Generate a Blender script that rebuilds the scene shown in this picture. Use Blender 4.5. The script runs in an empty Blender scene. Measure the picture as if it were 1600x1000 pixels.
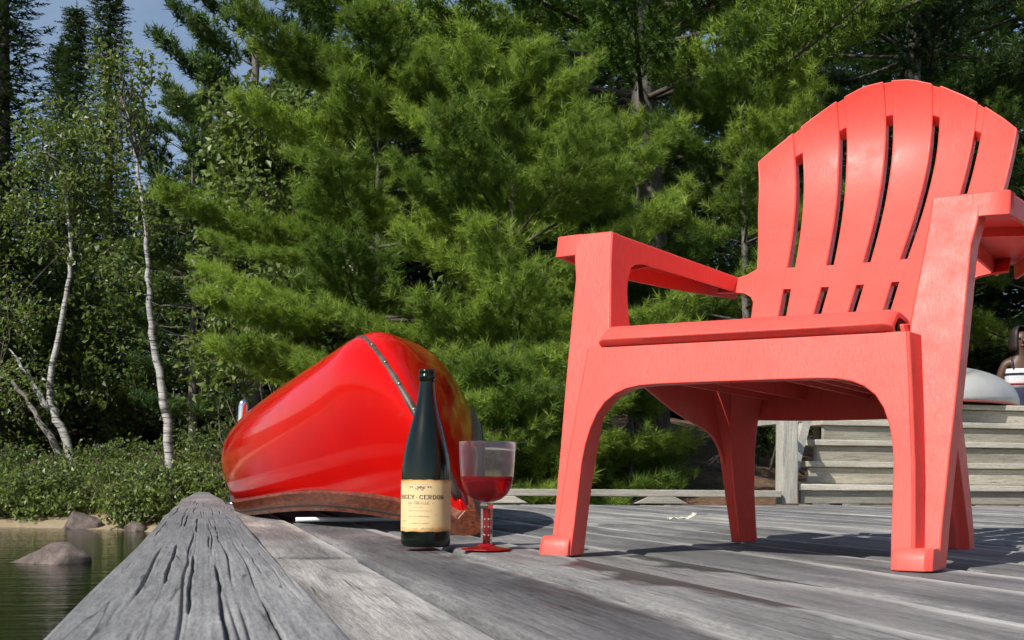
import bpy, bmesh, math, random
import numpy as np
from mathutils import Vector, Matrix

# ------------------------------------------------------------------ camera, sky, sun
sc = bpy.context.scene
COL = sc.collection
rng = np.random.default_rng(7)
random.seed(7)
PI = math.pi
H = 0.12                      # lens height above the dock planks
F = 1975.9                    # focal length in pixels of a 1600 wide picture
PSI = math.radians(13.68)     # camera yaw to the right of the dock's long axis (+Y)
ROLL = math.radians(0.475)
cd = bpy.data.cameras.new('camera')
cam = bpy.data.objects.new('camera', cd)
COL.objects.link(cam)
cd.sensor_width = 36.0
cd.lens = F / 1600 * 36
cd.shift_x = 0.0013
cd.shift_y = 250.76 / 1600
cd.clip_start = 0.02
cd.clip_end = 2000
cam.matrix_world = Matrix.Translation((0, 0, H)) @ Matrix.Rotation(-PSI, 4, 'Z') @ Matrix.Rotation(PI / 2, 4, 'X') @ Matrix.Rotation(ROLL, 4, 'Z')
sc.camera = cam
cd.dof.use_dof = True
cd.dof.focus_distance = 2.3
cd.dof.aperture_fstop = 40

SUN_EL = math.radians(43)
SHADOW_AZ = math.radians(56)  # shadows point this far from +Y towards +X
to_sun = Vector((-math.sin(SHADOW_AZ) * math.cos(SUN_EL), -math.cos(SHADOW_AZ) * math.cos(SUN_EL), math.sin(SUN_EL)))
w = bpy.data.worlds.new('World')
sc.world = w
w.use_nodes = True
wn = w.node_tree
bg = wn.nodes['Background']
sky = wn.nodes.new('ShaderNodeTexSky')
sky.sky_type = 'NISHITA'
sky.sun_disc = False
sky.sun_elevation = SUN_EL
sky.sun_rotation = math.atan2(to_sun.x, to_sun.y)
sky.air_density = 1.0
sky.dust_density = 0.8
# thin high cloud veils over the whole sky
wtc = wn.nodes.new('ShaderNodeTexCoord')
wmp = wn.nodes.new('ShaderNodeMapping')
wmp.inputs['Scale'].default_value = (1.0, 1.6, 3.2)
wn.links.new(wtc.outputs['Generated'], wmp.inputs[0])
wno = wn.nodes.new('ShaderNodeTexNoise')
wno.inputs['Scale'].default_value = 2.6
wno.inputs['Detail'].default_value = 7
wno.inputs['Roughness'].default_value = 0.6
wno.inputs['Distortion'].default_value = 0.5
wn.links.new(wmp.outputs[0], wno.inputs['Vector'])
wrm = wn.nodes.new('ShaderNodeMapRange')
wrm.inputs[1].default_value = 0.38
wrm.inputs[2].default_value = 0.72
wrm.inputs[3].default_value = 0.0
wrm.inputs[4].default_value = 0.22
wn.links.new(wno.outputs[0], wrm.inputs[0])
wmx = wn.nodes.new('ShaderNodeMix')
wmx.data_type = 'RGBA'
wn.links.new(wrm.outputs[0], wmx.inputs[0])
wn.links.new(sky.outputs[0], wmx.inputs[6])
wmx.inputs[7].default_value = (6.0, 6.8, 8.0, 1)
wn.links.new(wmx.outputs[2], bg.inputs[0])
bg.inputs[1].default_value = 0.10
sl = bpy.data.lights.new('sun', 'SUN')
sun = bpy.data.objects.new('sun', sl)
COL.objects.link(sun)
sl.energy = 5.0
sl.angle = math.radians(0.53)
sl.color = (1.0, 0.95, 0.87)
sun.rotation_euler = to_sun.to_track_quat('Z', 'Y').to_euler()
vs = sc.view_settings
vs.view_transform = 'Standard'
vs.look = 'None'
vs.exposure = 0.2
vs.gamma = 1.0
vs.use_curve_mapping = False
sc.cycles.max_bounces = 7
sc.cycles.diffuse_bounces = 2
sc.cycles.glossy_bounces = 2
sc.cycles.transparent_max_bounces = 6
sc.cycles.transmission_bounces = 8
sc.cycles.caustics_reflective = False
sc.cycles.use_adaptive_sampling = True
sc.cycles.adaptive_threshold = 0.04

CP, SP = math.cos(PSI), math.sin(PSI)


def W(X, D, z):
    """point X to the right and D in front of the lens axis, as a world point"""
    return Vector((X * CP + D * SP, -X * SP + D * CP, z))


def at(px, py, D):
    """the place in the world seen at a photo position, D metres deep"""
    dx, dy = px - 800, py - 500
    c, s = math.cos(ROLL), math.sin(ROLL)
    xp, yp = dx * c + dy * s, -dx * s + dy * c
    return W(xp / F * D, D, H - (yp - 250.77) / F * D)


def ground_at(px, py, z=0.0):
    dx, dy = px - 800, py - 500
    c, s = math.cos(ROLL), math.sin(ROLL)
    xp, yp = dx * c + dy * s, -dx * s + dy * c
    D = (H - z) * F / (yp - 250.77)
    return W(xp / F * D, D, z)


# ------------------------------------------------------------------ materials
def nodes_of(name):
    m = bpy.data.materials.new(name)
    m.use_nodes = True
    nt = m.node_tree
    return m, nt, nt.nodes['Principled BSDF']


def N(nt, kind, **kw):
    n = nt.nodes.new(kind)
    for k, v in kw.items():
        if k.startswith('in_'):
            key = k[3:]
            n.inputs[int(key) if key.isdigit() else key].default_value = v
        else:
            setattr(n, k, v)
    return n


def L(nt, a, b):
    nt.links.new(a, b)


def ramp(nt, fac, stops, interp='LINEAR'):
    r = nt.nodes.new('ShaderNodeValToRGB')
    r.color_ramp.interpolation = interp
    e = r.color_ramp.elements
    while len(e) < len(stops):
        e.new(0.5)
    for i, (p, c) in enumerate(stops):
        e[i].position = p
        e[i].color = (*c, 1) if len(c) == 3 else c
    L(nt, fac, r.inputs[0])
    return r.outputs[0]


def coords(nt, scale=(1, 1, 1), rot=(0, 0, 0), kind='Object', rand=0.0):
    tc = nt.nodes.new('ShaderNodeTexCoord')
    mp = nt.nodes.new('ShaderNodeMapping')
    mp.inputs['Scale'].default_value = scale
    mp.inputs['Rotation'].default_value = rot
    out = tc.outputs[kind]
    if rand:
        oi = nt.nodes.new('ShaderNodeObjectInfo')
        mul = N(nt, 'ShaderNodeVectorMath', operation='SCALE')
        cmb = nt.nodes.new('ShaderNodeCombineXYZ')
        for i in range(3):
            L(nt, oi.outputs['Random'], cmb.inputs[i])
        L(nt, cmb.outputs[0], mul.inputs[0])
        mul.inputs['Scale'].default_value = rand
        add = N(nt, 'ShaderNodeVectorMath', operation='ADD')
        L(nt, out, add.inputs[0])
        L(nt, mul.outputs[0], add.inputs[1])
        out = add.outputs[0]
    L(nt, out, mp.inputs['Vector'])
    return mp.outputs[0]


def noise(nt, vec, scale, detail=4, rough=0.55, dist=0.0):
    n = N(nt, 'ShaderNodeTexNoise')
    n.inputs['Scale'].default_value = scale
    n.inputs['Detail'].default_value = detail
    n.inputs['Roughness'].default_value = rough
    n.inputs['Distortion'].default_value = dist
    L(nt, vec, n.inputs['Vector'])
    return n.outputs[0]


def bump(nt, bsdf, height, strength, dist=0.002, prev=None):
    b = nt.nodes.new('ShaderNodeBump')
    b.inputs['Strength'].default_value = strength
    b.inputs['Distance'].default_value = dist
    L(nt, height, b.inputs['Height'])
    if prev is not None:
        L(nt, prev, b.inputs['Normal'])
    if bsdf is not None:
        L(nt, b.outputs[0], bsdf.inputs['Normal'])
    return b.outputs[0]


def mixc(nt, fac, a, b, mode='MIX'):
    m = N(nt, 'ShaderNodeMix', data_type='RGBA', blend_type=mode)
    for sock, v in ((m.inputs[0], fac), (m.inputs[6], a), (m.inputs[7], b)):
        if isinstance(v, (int, float)):
            sock.default_value = v
        elif isinstance(v, tuple):
            sock.default_value = (*v, 1) if len(v) == 3 else v
        else:
            L(nt, v, sock)
    return m.outputs[2]


def math_n(nt, op, a, b=0.0, clamp=False):
    m = N(nt, 'ShaderNodeMath', operation=op, use_clamp=clamp)
    for s, v in ((m.inputs[0], a), (m.inputs[1], b)):
        if isinstance(v, (int, float)):
            s.default_value = v
        else:
            L(nt, v, s)
    return m.outputs[0]


def attr(nt, name):
    a = N(nt, 'ShaderNodeAttribute', attribute_name=name)
    return a.outputs['Fac']


M = {}


def simple(name, col, rough=0.5, metal=0.0, spec=0.5, var=0.0, scale=20, coat=0.0):
    m, nt, b = nodes_of(name)
    b.inputs['Roughness'].default_value = rough
    b.inputs['Metallic'].default_value = metal
    b.inputs['Specular IOR Level'].default_value = spec
    b.inputs['Coat Weight'].default_value = coat
    if var:
        v = coords(nt)
        n = noise(nt, v, scale, 5)
        c = ramp(nt, n, [(0.3, tuple(x * (1 - var) for x in col)), (0.7, tuple(min(1, x * (1 + var)) for x in col))])
        L(nt, c, b.inputs['Base Color'])
    else:
        b.inputs['Base Color'].default_value = (*col, 1)
    M[name] = m
    return m


def wood_mat(name, dark, mid, pale, axis='Y', rand=11.0, planks=True, bump_s=0.5):
    """sun bleached wood, grain along one axis"""
    m, nt, b = nodes_of(name)
    st = {'Y': (1, 0.045, 1), 'X': (0.045, 1, 1), 'Z': (1, 1, 0.045)}[axis]
    st2 = {'Y': (1, 0.16, 1), 'X': (0.16, 1, 1), 'Z': (1, 1, 0.16)}[axis]
    v = coords(nt, st, rand=rand)
    v2 = coords(nt, st2, rand=rand)
    grain = noise(nt, v, 210, 6, 0.65, 0.6)
    grain2 = noise(nt, v, 60, 5, 0.6, 1.0)
    blot = noise(nt, v2, 7, 6, 0.62, 0.3)
    spots = noise(nt, v2, 42, 5, 0.7)
    c = ramp(nt, blot, [(0.30, dark), (0.52, mid), (0.74, pale)])
    g = ramp(nt, grain, [(0.25, (0.45, 0.45, 0.46)), (0.55, (1, 1, 1)), (0.8, (1.25, 1.24, 1.2))])
    c = mixc(nt, 0.75, c, g, 'MULTIPLY')
    g2 = ramp(nt, grain2, [(0.32, (0.5, 0.5, 0.52)), (0.5, (1, 1, 1))])
    c = mixc(nt, 0.5, c, g2, 'MULTIPLY')
    fine = noise(nt, coords(nt, {'Y': (1, 0.10, 1), 'X': (0.10, 1, 1), 'Z': (1, 1, 0.10)}[axis], rand=rand), 700, 3, 0.6)
    c = mixc(nt, 0.7, c, ramp(nt, fine, [(0.35, (0.62, 0.62, 0.63)), (0.6, (1.12, 1.12, 1.1))]), 'MULTIPLY')
    ck = noise(nt, coords(nt, {'Y': (1, 0.028, 1), 'X': (0.028, 1, 1), 'Z': (1, 1, 0.028)}[axis], rand=rand * 1.7), 34, 3, 0.5, 0.25)
    ckm = ramp(nt, math_n(nt, 'ABSOLUTE', math_n(nt, 'SUBTRACT', ck, 0.5)), [(0.0, (1, 1, 1)), (0.011, (0, 0, 0))])
    ckm = math_n(nt, 'MULTIPLY', ckm, ramp(nt, grain2, [(0.48, (0, 0, 0)), (0.58, (1, 1, 1))]))
    c = mixc(nt, math_n(nt, 'MULTIPLY', ckm, 0.85), c, tuple(x * 0.22 for x in dark))
    sp = ramp(nt, spots, [(0.66, (0, 0, 0)), (0.74, (1, 1, 1))])
    c = mixc(nt, math_n(nt, 'MULTIPLY', sp, 0.55), c, tuple(min(1, x * 1.25) for x in pale))
    oi = nt.nodes.new('ShaderNodeObjectInfo')
    tone = ramp(nt, oi.outputs['Random'], [(0, (0.55, 0.56, 0.58)), (0.35, (0.85, 0.85, 0.85)), (0.7, (1.05, 1.04, 1.02)), (1, (1.25, 1.22, 1.18))])
    c = mixc(nt, 0.85, c, tone, 'MULTIPLY')
    if planks:
        ac = attr(nt, 'across')
        e = math_n(nt, 'ADD', ac, math_n(nt, 'MULTIPLY', math_n(nt, 'SUBTRACT', blot, 0.5), 0.55))
        em = ramp(nt, e, [(0.80, (0, 0, 0)), (0.95, (1, 1, 1))])
        c = mixc(nt, math_n(nt, 'MULTIPLY', em, 0.8), c, pale)
        stn = math_n(nt, 'ADD', attr(nt, 'stain'), math_n(nt, 'MULTIPLY', math_n(nt, 'SUBTRACT', spots, 0.5), 0.9))
        sm = ramp(nt, stn, [(0.34, (0, 0, 0)), (0.70, (1, 1, 1))])
        c = mixc(nt, math_n(nt, 'MULTIPLY', sm, 0.86), c, (0.026, 0.028, 0.026))
        rg = ramp(nt, sm, [(0, (0.82,) * 3), (1, (0.5,) * 3)])
        L(nt, rg, b.inputs['Roughness'])
    else:
        b.inputs['Roughness'].default_value = 0.82
    L(nt, c, b.inputs['Base Color'])
    b.inputs['Specular IOR Level'].default_value = 0.3
    n1 = bump(nt, None, grain, bump_s, 0.0025)
    bump(nt, b, grain2, bump_s, 0.006, n1)
    M[name] = m
    return m


wood_mat('deck_wood', (0.105, 0.105, 0.105), (0.245, 0.24, 0.233), (0.50, 0.485, 0.455))
wood_mat('beam_wood', (0.16, 0.16, 0.165), (0.26, 0.26, 0.26), (0.40, 0.395, 0.385), planks=False, rand=0.0, bump_s=0.12)
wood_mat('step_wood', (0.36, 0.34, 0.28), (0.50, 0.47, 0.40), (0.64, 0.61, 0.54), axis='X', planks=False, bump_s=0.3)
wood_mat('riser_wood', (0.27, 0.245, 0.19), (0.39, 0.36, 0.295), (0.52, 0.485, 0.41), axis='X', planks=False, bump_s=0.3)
wood_mat('post_wood', (0.28, 0.27, 0.24), (0.40, 0.385, 0.34), (0.52, 0.50, 0.45), axis='Z', planks=False, bump_s=0.3)
wood_mat('frame_wood', (0.10, 0.095, 0.085), (0.16, 0.15, 0.14), (0.22, 0.21, 0.2), axis='Y', planks=False)

# chair plastic, moulded wood grain
m, nt, b = nodes_of('red_plastic')
v = coords(nt, (1, 1, 0.05))
g = noise(nt, v, 300, 4, 0.6, 0.8)
v2 = coords(nt, (0.10, 1, 1))
g2 = noise(nt, v2, 230, 4, 0.6, 0.8)
big = noise(nt, coords(nt), 5, 3)
fade = ramp(nt, big, [(0.3, (0.80, 0.088, 0.066)), (0.7, (0.83, 0.108, 0.084))])
scf = noise(nt, coords(nt, (1, 1, 0.35)), 38, 6, 0.72, 0.6)
fade = mixc(nt, ramp(nt, scf, [(0.62, (0, 0, 0)), (0.72, (0.22,) * 3)]), fade, (0.80, 0.22, 0.19))
drt = noise(nt, coords(nt), 16, 6, 0.7)
fade = mixc(nt, ramp(nt, drt, [(0.60, (0, 0, 0)), (0.78, (0.30,) * 3)]), fade, (0.50, 0.06, 0.05))
grn = ramp(nt, g, [(0.30, (0.90, 0.82, 0.82)), (0.55, (1, 1, 1))])
fade = mixc(nt, 0.8, fade, grn, 'MULTIPLY')
L(nt, fade, b.inputs['Base Color'])
rgh = ramp(nt, drt, [(0.35, (0.34,) * 3), (0.7, (0.56,) * 3)])
L(nt, rgh, b.inputs['Roughness'])
b.inputs['Specular IOR Level'].default_value = 0.3
n1 = bump(nt, None, g, 0.40, 0.0009)
bump(nt, b, g2, 0.06, 0.0006, n1)
M['red_plastic'] = m

# canoe paint
m, nt, b = nodes_of('canoe_red')
v = coords(nt)
n_ = noise(nt, v, 3.0, 5, 0.6)
sc2 = noise(nt, coords(nt, (1, 0.15, 1)), 26, 6, 0.7)
c = ramp(nt, n_, [(0.3, (0.55, 0.004, 0.003)), (0.7, (0.64, 0.006, 0.004))])
scm = ramp(nt, sc2, [(0.64, (0, 0, 0)), (0.70, (1, 1, 1))])
c = mixc(nt, math_n(nt, 'MULTIPLY', scm, 0.30), c, (0.30, 0.05, 0.03))
gr_ = noise(nt, coords(nt, (1, 0.4, 1)), 5, 6, 0.7)
c = mixc(nt, ramp(nt, gr_, [(0.52, (0, 0, 0)), (0.72, (0.35,) * 3)]), c, (0.30, 0.012, 0.006))
L(nt, c, b.inputs['Base Color'])
r_ = ramp(nt, sc2, [(0.4, (0.06,) * 3), (0.75, (0.16,) * 3)])
L(nt, r_, b.inputs['Roughness'])
b.inputs['Specular IOR Level'].default_value = 0.13
bump(nt, b, noise(nt, v, 9, 2), 0.02, 0.01)
M['canoe_red'] = m

# mahogany gunwale
m, nt, b = nodes_of('gunwale_wood')
v = coords(nt, (1, 0.05, 1))
g = noise(nt, v, 130, 5, 0.65, 0.8)
bl = noise(nt, coords(nt, (1, 0.3, 1)), 12, 4)
c = ramp(nt, g, [(0.3, (0.025, 0.008, 0.004)), (0.5, (0.15, 0.035, 0.011)), (0.72, (0.30, 0.085, 0.028))])
c = mixc(nt, 0.6, c, ramp(nt, bl, [(0.35, (0.45, 0.4, 0.36)), (0.65, (1.1, 1.05, 1))]), 'MULTIPLY')
L(nt, c, b.inputs['Base Color'])
b.inputs['Roughness'].default_value = 0.38
bump(nt, b, g, 0.3, 0.002)
M['gunwale_wood'] = m
simple('olive_wood', (0.085, 0.085, 0.03), 0.5, var=0.4, scale=30)
simple('keel_band', (0.075, 0.045, 0.034), 0.5, 0.0, var=0.6, scale=45)
simple('brass_screw', (0.5, 0.42, 0.3), 0.3, 0.9)
simple('canoe_inside', (0.10, 0.06, 0.035), 0.7, var=0.3)
simple('chrome', (0.75, 0.77, 0.8), 0.14, 1.0)
simple('white_plastic', (0.75, 0.75, 0.73), 0.5, var=0.08)
simple('dry_leaf', (0.62, 0.6, 0.48), 0.8, var=0.3, scale=80)
simple('ink', (0.035, 0.028, 0.022), 0.7)
simple('faint_ink', (0.30, 0.235, 0.15), 0.7)
simple('grape_ink', (0.16, 0.10, 0.13), 0.7, var=0.4, scale=400)
simple('black_rubber', (0.02, 0.02, 0.02), 0.8)

# glass, wine
m, nt, b = nodes_of('bottle_glass')
b.inputs['Base Color'].default_value = (0.010, 0.034, 0.014, 1)
b.inputs['Transmission Weight'].default_value = 0.85
b.inputs['Roughness'].default_value = 0.15
b.inputs['IOR'].default_value = 1.5
bump(nt, b, noise(nt, coords(nt), 60, 3), 0.02, 0.002)
M['bottle_glass'] = m
simple('dark_wine', (0.006, 0.003, 0.003), 0.1)
m, nt, b = nodes_of('clear_plastic')
b.inputs['Base Color'].default_value = (0.97, 0.95, 0.96, 1)
b.inputs['Transmission Weight'].default_value = 1.0
b.inputs['Roughness'].default_value = 0.04
b.inputs['IOR'].default_value = 1.16
hz = nt.nodes.new('ShaderNodeBsdfTranslucent')
hz.inputs[0].default_value = (0.95, 0.90, 0.93, 1)
mx = nt.nodes.new('ShaderNodeMixShader')
mx.inputs[0].default_value = 0.11
L(nt, b.outputs[0], mx.inputs[1])
L(nt, hz.outputs[0], mx.inputs[2])
L(nt, mx.outputs[0], nt.nodes['Material Output'].inputs[0])
M['clear_plastic'] = m
m, nt, b = nodes_of('red_wine')
b.inputs['Base Color'].default_value = (0.66, 0.009, 0.018, 1)
b.inputs['Transmission Weight'].default_value = 0.80
b.inputs['Roughness'].default_value = 0.02
b.inputs['IOR'].default_value = 1.33
M['red_wine'] = m
m, nt, b = nodes_of('red_clear')
b.inputs['Base Color'].default_value = (0.42, 0.006, 0.012, 1)
b.inputs['Transmission Weight'].default_value = 0.5
b.inputs['Roughness'].default_value = 0.06
M['red_clear'] = m

# bottle label paper
m, nt, b = nodes_of('label_paper')
v = coords(nt, (1, 1, 1))
st = noise(nt, v, 26, 5, 0.6, 0.5)
st2 = noise(nt, v, 9, 3, 0.5)
ed = attr(nt, 'edge')
q = math_n(nt, 'ADD', ed, math_n(nt, 'MULTIPLY', math_n(nt, 'SUBTRACT', st, 0.5), 1.3))
q = math_n(nt, 'ADD', q, math_n(nt, 'MULTIPLY', math_n(nt, 'SUBTRACT', st2, 0.5), 0.8))
c = ramp(nt, q, [(0.05, (0.74, 0.56, 0.29)), (0.45, (0.66, 0.41, 0.155)), (0.85, (0.42, 0.18, 0.045))])
L(nt, c, b.inputs['Base Color'])
b.inputs['Roughness'].default_value = 0.6
M['label_paper'] = m


def leaf_mat(name, lo, hi, trans=0.35, rough=0.5, spec=0.3):
    m = bpy.data.materials.new(name)
    m.use_nodes = True
    nt = m.node_tree
    b = nt.nodes['Principled BSDF']
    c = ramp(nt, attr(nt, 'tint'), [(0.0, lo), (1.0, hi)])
    L(nt, c, b.inputs['Base Color'])
    b.inputs['Roughness'].default_value = rough
    b.inputs['Specular IOR Level'].default_value = spec
    t = nt.nodes.new('ShaderNodeBsdfTranslucent')
    ct = mixc(nt, 1.0, c, (1.25, 1.35, 0.7), 'MULTIPLY')
    L(nt, ct, t.inputs[0])
    mx = nt.nodes.new('ShaderNodeMixShader')
    mx.inputs[0].default_value = trans
    L(nt, b.outputs[0], mx.inputs[1])
    L(nt, t.outputs[0], mx.inputs[2])
    L(nt, mx.outputs[0], nt.nodes['Material Output'].inputs[0])
    M[name] = m


leaf_mat('white_pine_needles', (0.062, 0.125, 0.017), (0.275, 0.375, 0.060), 0.36)
leaf_mat('dark_pine_needles', (0.036, 0.078, 0.022), (0.105, 0.170, 0.040), 0.28)
leaf_mat('spruce_needles', (0.025, 0.050, 0.022), (0.070, 0.110, 0.045), 0.2)
leaf_mat('birch_leaves', (0.070, 0.120, 0.022), (0.185, 0.240, 0.060), 0.40, 0.4, 0.45)
leaf_mat('shrub_leaves', (0.075, 0.125, 0.025), (0.185, 0.245, 0.065), 0.38, 0.4, 0.45)
leaf_mat('grass_blades', (0.10, 0.15, 0.03), (0.24, 0.26, 0.08), 0.35)


def bark(name, lo, hi, scale=18, stretch=0.25, bs=0.8):
    m, nt, b = nodes_of(name)
    v = coords(nt, (1, 1, stretch))
    n = noise(nt, v, scale, 6, 0.7, 0.6)
    big = noise(nt, coords(nt), 2.5, 3)
    c = ramp(nt, n, [(0.3, lo), (0.7, hi)])
    c = mixc(nt, 0.6, c, ramp(nt, big, [(0.35, (0.6, 0.62, 0.6)), (0.65, (1.2, 1.15, 1.1))]), 'MULTIPLY')
    L(nt, c, b.inputs['Base Color'])
    b.inputs['Roughness'].default_value = 0.9
    bump(nt, b, n, bs, 0.03)
    M[name] = m


bark('pine_bark', (0.05, 0.045, 0.04), (0.24, 0.215, 0.19))
bark('twig_bark', (0.045, 0.038, 0.03), (0.14, 0.12, 0.10), 30, 1.0, 0.3)
bark('dead_twig', (0.16, 0.145, 0.13), (0.36, 0.335, 0.31), 30, 1.0, 0.3)
m, nt, b = nodes_of('birch_bark')
n = noise(nt, coords(nt, (0.35, 0.35, 3.2)), 9, 5, 0.65, 0.4)
c = ramp(nt, n, [(0.40, (0.05, 0.045, 0.04)), (0.49, (0.36, 0.345, 0.32)), (0.75, (0.56, 0.545, 0.52))])
L(nt, c, b.inputs['Base Color'])
b.inputs['Roughness'].default_value = 0.75
M['birch_bark'] = m

# rocks, ground, water
m, nt, b = nodes_of('granite')
v = coords(nt)
n = noise(nt, v, 6, 8, 0.7, 0.3)
n2 = noise(nt, v, 60, 4)
n3 = noise(nt, coords(nt, (0.4, 0.4, 2.5)), 5, 4)
c = ramp(nt, n, [(0.3, (0.05, 0.04, 0.036)), (0.5, (0.13, 0.098, 0.085)), (0.72, (0.25, 0.205, 0.18))])
c = mixc(nt, 0.5, c, ramp(nt, n2, [(0.35, (0.6, 0.6, 0.6)), (0.65, (1.25, 1.25, 1.25))]), 'MULTIPLY')
c = mixc(nt, 0.4, c, ramp(nt, n3, [(0.4, (0.6, 0.55, 0.5)), (0.6, (1.1, 1.1, 1.1))]), 'MULTIPLY')
L(nt, c, b.inputs['Base Color'])
b.inputs['Roughness'].default_value = 0.75
bump(nt, b, n, 0.6, 0.03)
M['granite'] = m

m, nt, b = nodes_of('forest_floor')
v = coords(nt)
tc = nt.nodes.new('ShaderNodeTexCoord')
sep = nt.nodes.new('ShaderNodeSeparateXYZ')
L(nt, tc.outputs['Object'], sep.inputs[0])
n = noise(nt, v, 1.3, 6, 0.65)
n2 = noise(nt, v, 22, 6, 0.7)
soil = ramp(nt, n2, [(0.3, (0.05, 0.026, 0.015)), (0.5, (0.15, 0.075, 0.042)), (0.75, (0.27, 0.15, 0.09))])
moss = ramp(nt, n2, [(0.3, (0.02, 0.022, 0.009)), (0.7, (0.075, 0.068, 0.028))])
c = mixc(nt, ramp(nt, n, [(0.48, (0, 0, 0)), (0.60, (1, 1, 1))]), soil, moss)
sand = ramp(nt, n2, [(0.3, (0.24, 0.18, 0.11)), (0.7, (0.38, 0.30, 0.19))])
zz = math_n(nt, 'ADD', sep.outputs['Z'], math_n(nt, 'MULTIPLY', math_n(nt, 'SUBTRACT', n, 0.5), 0.1))
mr = N(nt, 'ShaderNodeMapRange')
mr.inputs[1].default_value = -0.40
mr.inputs[2].default_value = -0.30
L(nt, zz, mr.inputs[0])
c = mixc(nt, mr.outputs[0], sand, c)
L(nt, c, b.inputs['Base Color'])
b.inputs['Roughness'].default_value = 0.95
bump(nt, b, n2, 0.7, 0.03)
M['forest_floor'] = m

m, nt, b = nodes_of('lake_water')
b.inputs['Base Color'].default_value = (0.008, 0.012, 0.004, 1)
b.inputs['Roughness'].default_value = 0.04
b.inputs['IOR'].default_value = 1.33
b.inputs['Specular IOR Level'].default_value = 0.13
v = coords(nt, (1, 1, 1), (0, 0, 0.3))
n = noise(nt, coords(nt, (0.5, 2.2, 1), (0, 0, 0.25)), 3.2, 4, 0.55, 0.2)
n2 = noise(nt, v, 14, 3, 0.5)
n1_ = bump(nt, None, n, 0.16, 0.05)
bump(nt, b, n2, 0.07, 0.012, n1_)
M['lake_water'] = m

# far boat
m, nt, b = nodes_of('boat_white')
n = noise(nt, coords(nt), 4, 4)
c = ramp(nt, n, [(0.3, (0.36, 0.355, 0.34)), (0.7, (0.48, 0.475, 0.455))])
ye = attr(nt, 'patch')
c = mixc(nt, ye, c, (0.62, 0.45, 0.05))
gr = attr(nt, 'stripe')
c = mixc(nt, gr, c, (0.16, 0.18, 0.20))
L(nt, c, b.inputs['Base Color'])
b.inputs['Roughness'].default_value = 0.35
M['boat_white'] = m
simple('boat_rim', (0.30, 0.05, 0.035), 0.5)
simple('skin', (0.085, 0.040, 0.026), 0.5, var=0.08)  # shade on the standing person is darkened into this skin colour
simple('dark_hair', (0.02, 0.014, 0.01), 0.55, var=0.3, scale=60)
simple('white_cloth', (0.62, 0.62, 0.64), 0.85, var=0.1)
simple('red_cloth', (0.42, 0.03, 0.04), 0.85)
simple('navy_cloth', (0.018, 0.022, 0.05), 0.85, var=0.2)
simple('eye_white', (0.7, 0.7, 0.68), 0.3)
simple('lip', (0.26, 0.09, 0.075), 0.5)


# ------------------------------------------------------------------ mesh helpers
def tag(o, label=None, cat=None, group=None, kind=None):
    if label:
        o['label'] = label
    if cat:
        o['category'] = cat
    if group:
        o['group'] = group
    if kind:
        o['kind'] = kind
    return o


def empty(name, loc, rz=0.0):
    o = bpy.data.objects.new(name, None)
    o.empty_display_size = 0.1
    COL.objects.link(o)
    o.location = loc
    o.rotation_euler = (0, 0, rz)
    return o


def mk(name, verts, faces, mat, parent=None, smooth=True, bevel=0.0, seg=2, fix=True, attrs=None, sharp=None):
    me = bpy.data.meshes.new(name)
    me.from_pydata([tuple(map(float, p)) for p in verts], [], [tuple(map(int, f)) for f in faces])
    if fix:
        bm = bmesh.new()
        bm.from_mesh(me)
        bmesh.ops.recalc_face_normals(bm, faces=bm.faces)
        bm.to_mesh(me)
        bm.free()
    if attrs:
        for k, vals in attrs.items():
            a = me.attributes.new(k, 'FLOAT', 'POINT')
            a.data.foreach_set('value', np.asarray(vals, dtype=np.float32))
    me.polygons.foreach_set('use_smooth', [smooth] * len(me.polygons))
    if sharp is not None:
        me.set_sharp_from_angle(angle=math.radians(sharp))
    me.materials.append(M[mat])
    me.update()
    o = bpy.data.objects.new(name, me)
    COL.objects.link(o)
    if parent is not None:
        o.parent = parent
    if bevel:
        bv = o.modifiers.new('bevel', 'BEVEL')
        bv.width = bevel
        bv.segments = seg
        bv.limit_method = 'ANGLE'
        bv.angle_limit = math.radians(38)
        bv.harden_normals = True
    return o


def soup(name, V, T, tint, mat, parent=None):
    """many triangles from numpy arrays"""
    me = bpy.data.meshes.new(name)
    V = np.ascontiguousarray(V, dtype=np.float32)
    T = np.ascontiguousarray(T, dtype=np.int32)
    me.vertices.add(len(V))
    me.vertices.foreach_set('co', V.ravel())
    me.loops.add(T.size)
    me.loops.foreach_set('vertex_index', T.ravel())
    me.polygons.add(len(T))
    me.polygons.foreach_set('loop_start', np.arange(0, T.size, 3, dtype=np.int32))
    me.update(calc_edges=True)
    a = me.attributes.new('tint', 'FLOAT', 'POINT')
    a.data.foreach_set('value', np.ascontiguousarray(tint, dtype=np.float32))
    me.materials.append(M[mat])
    o = bpy.data.objects.new(name, me)
    COL.objects.link(o)
    if parent is not None:
        o.parent = parent
    return o


def loft(sections, close=True, caps=True):
    n = len(sections[0])
    V = [p for s in sections for p in s]
    Fc = []
    for i in range(len(sections) - 1):
        for j in range(n if close else n - 1):
            k = (j + 1) % n
            Fc.append((i * n + j, i * n + k, (i + 1) * n + k, (i + 1) * n + j))
    if caps and close:
        Fc.append(tuple(range(n))[::-1])
        o = (len(sections) - 1) * n
        Fc.append(tuple(range(o, o + n)))
    return V, Fc


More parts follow.
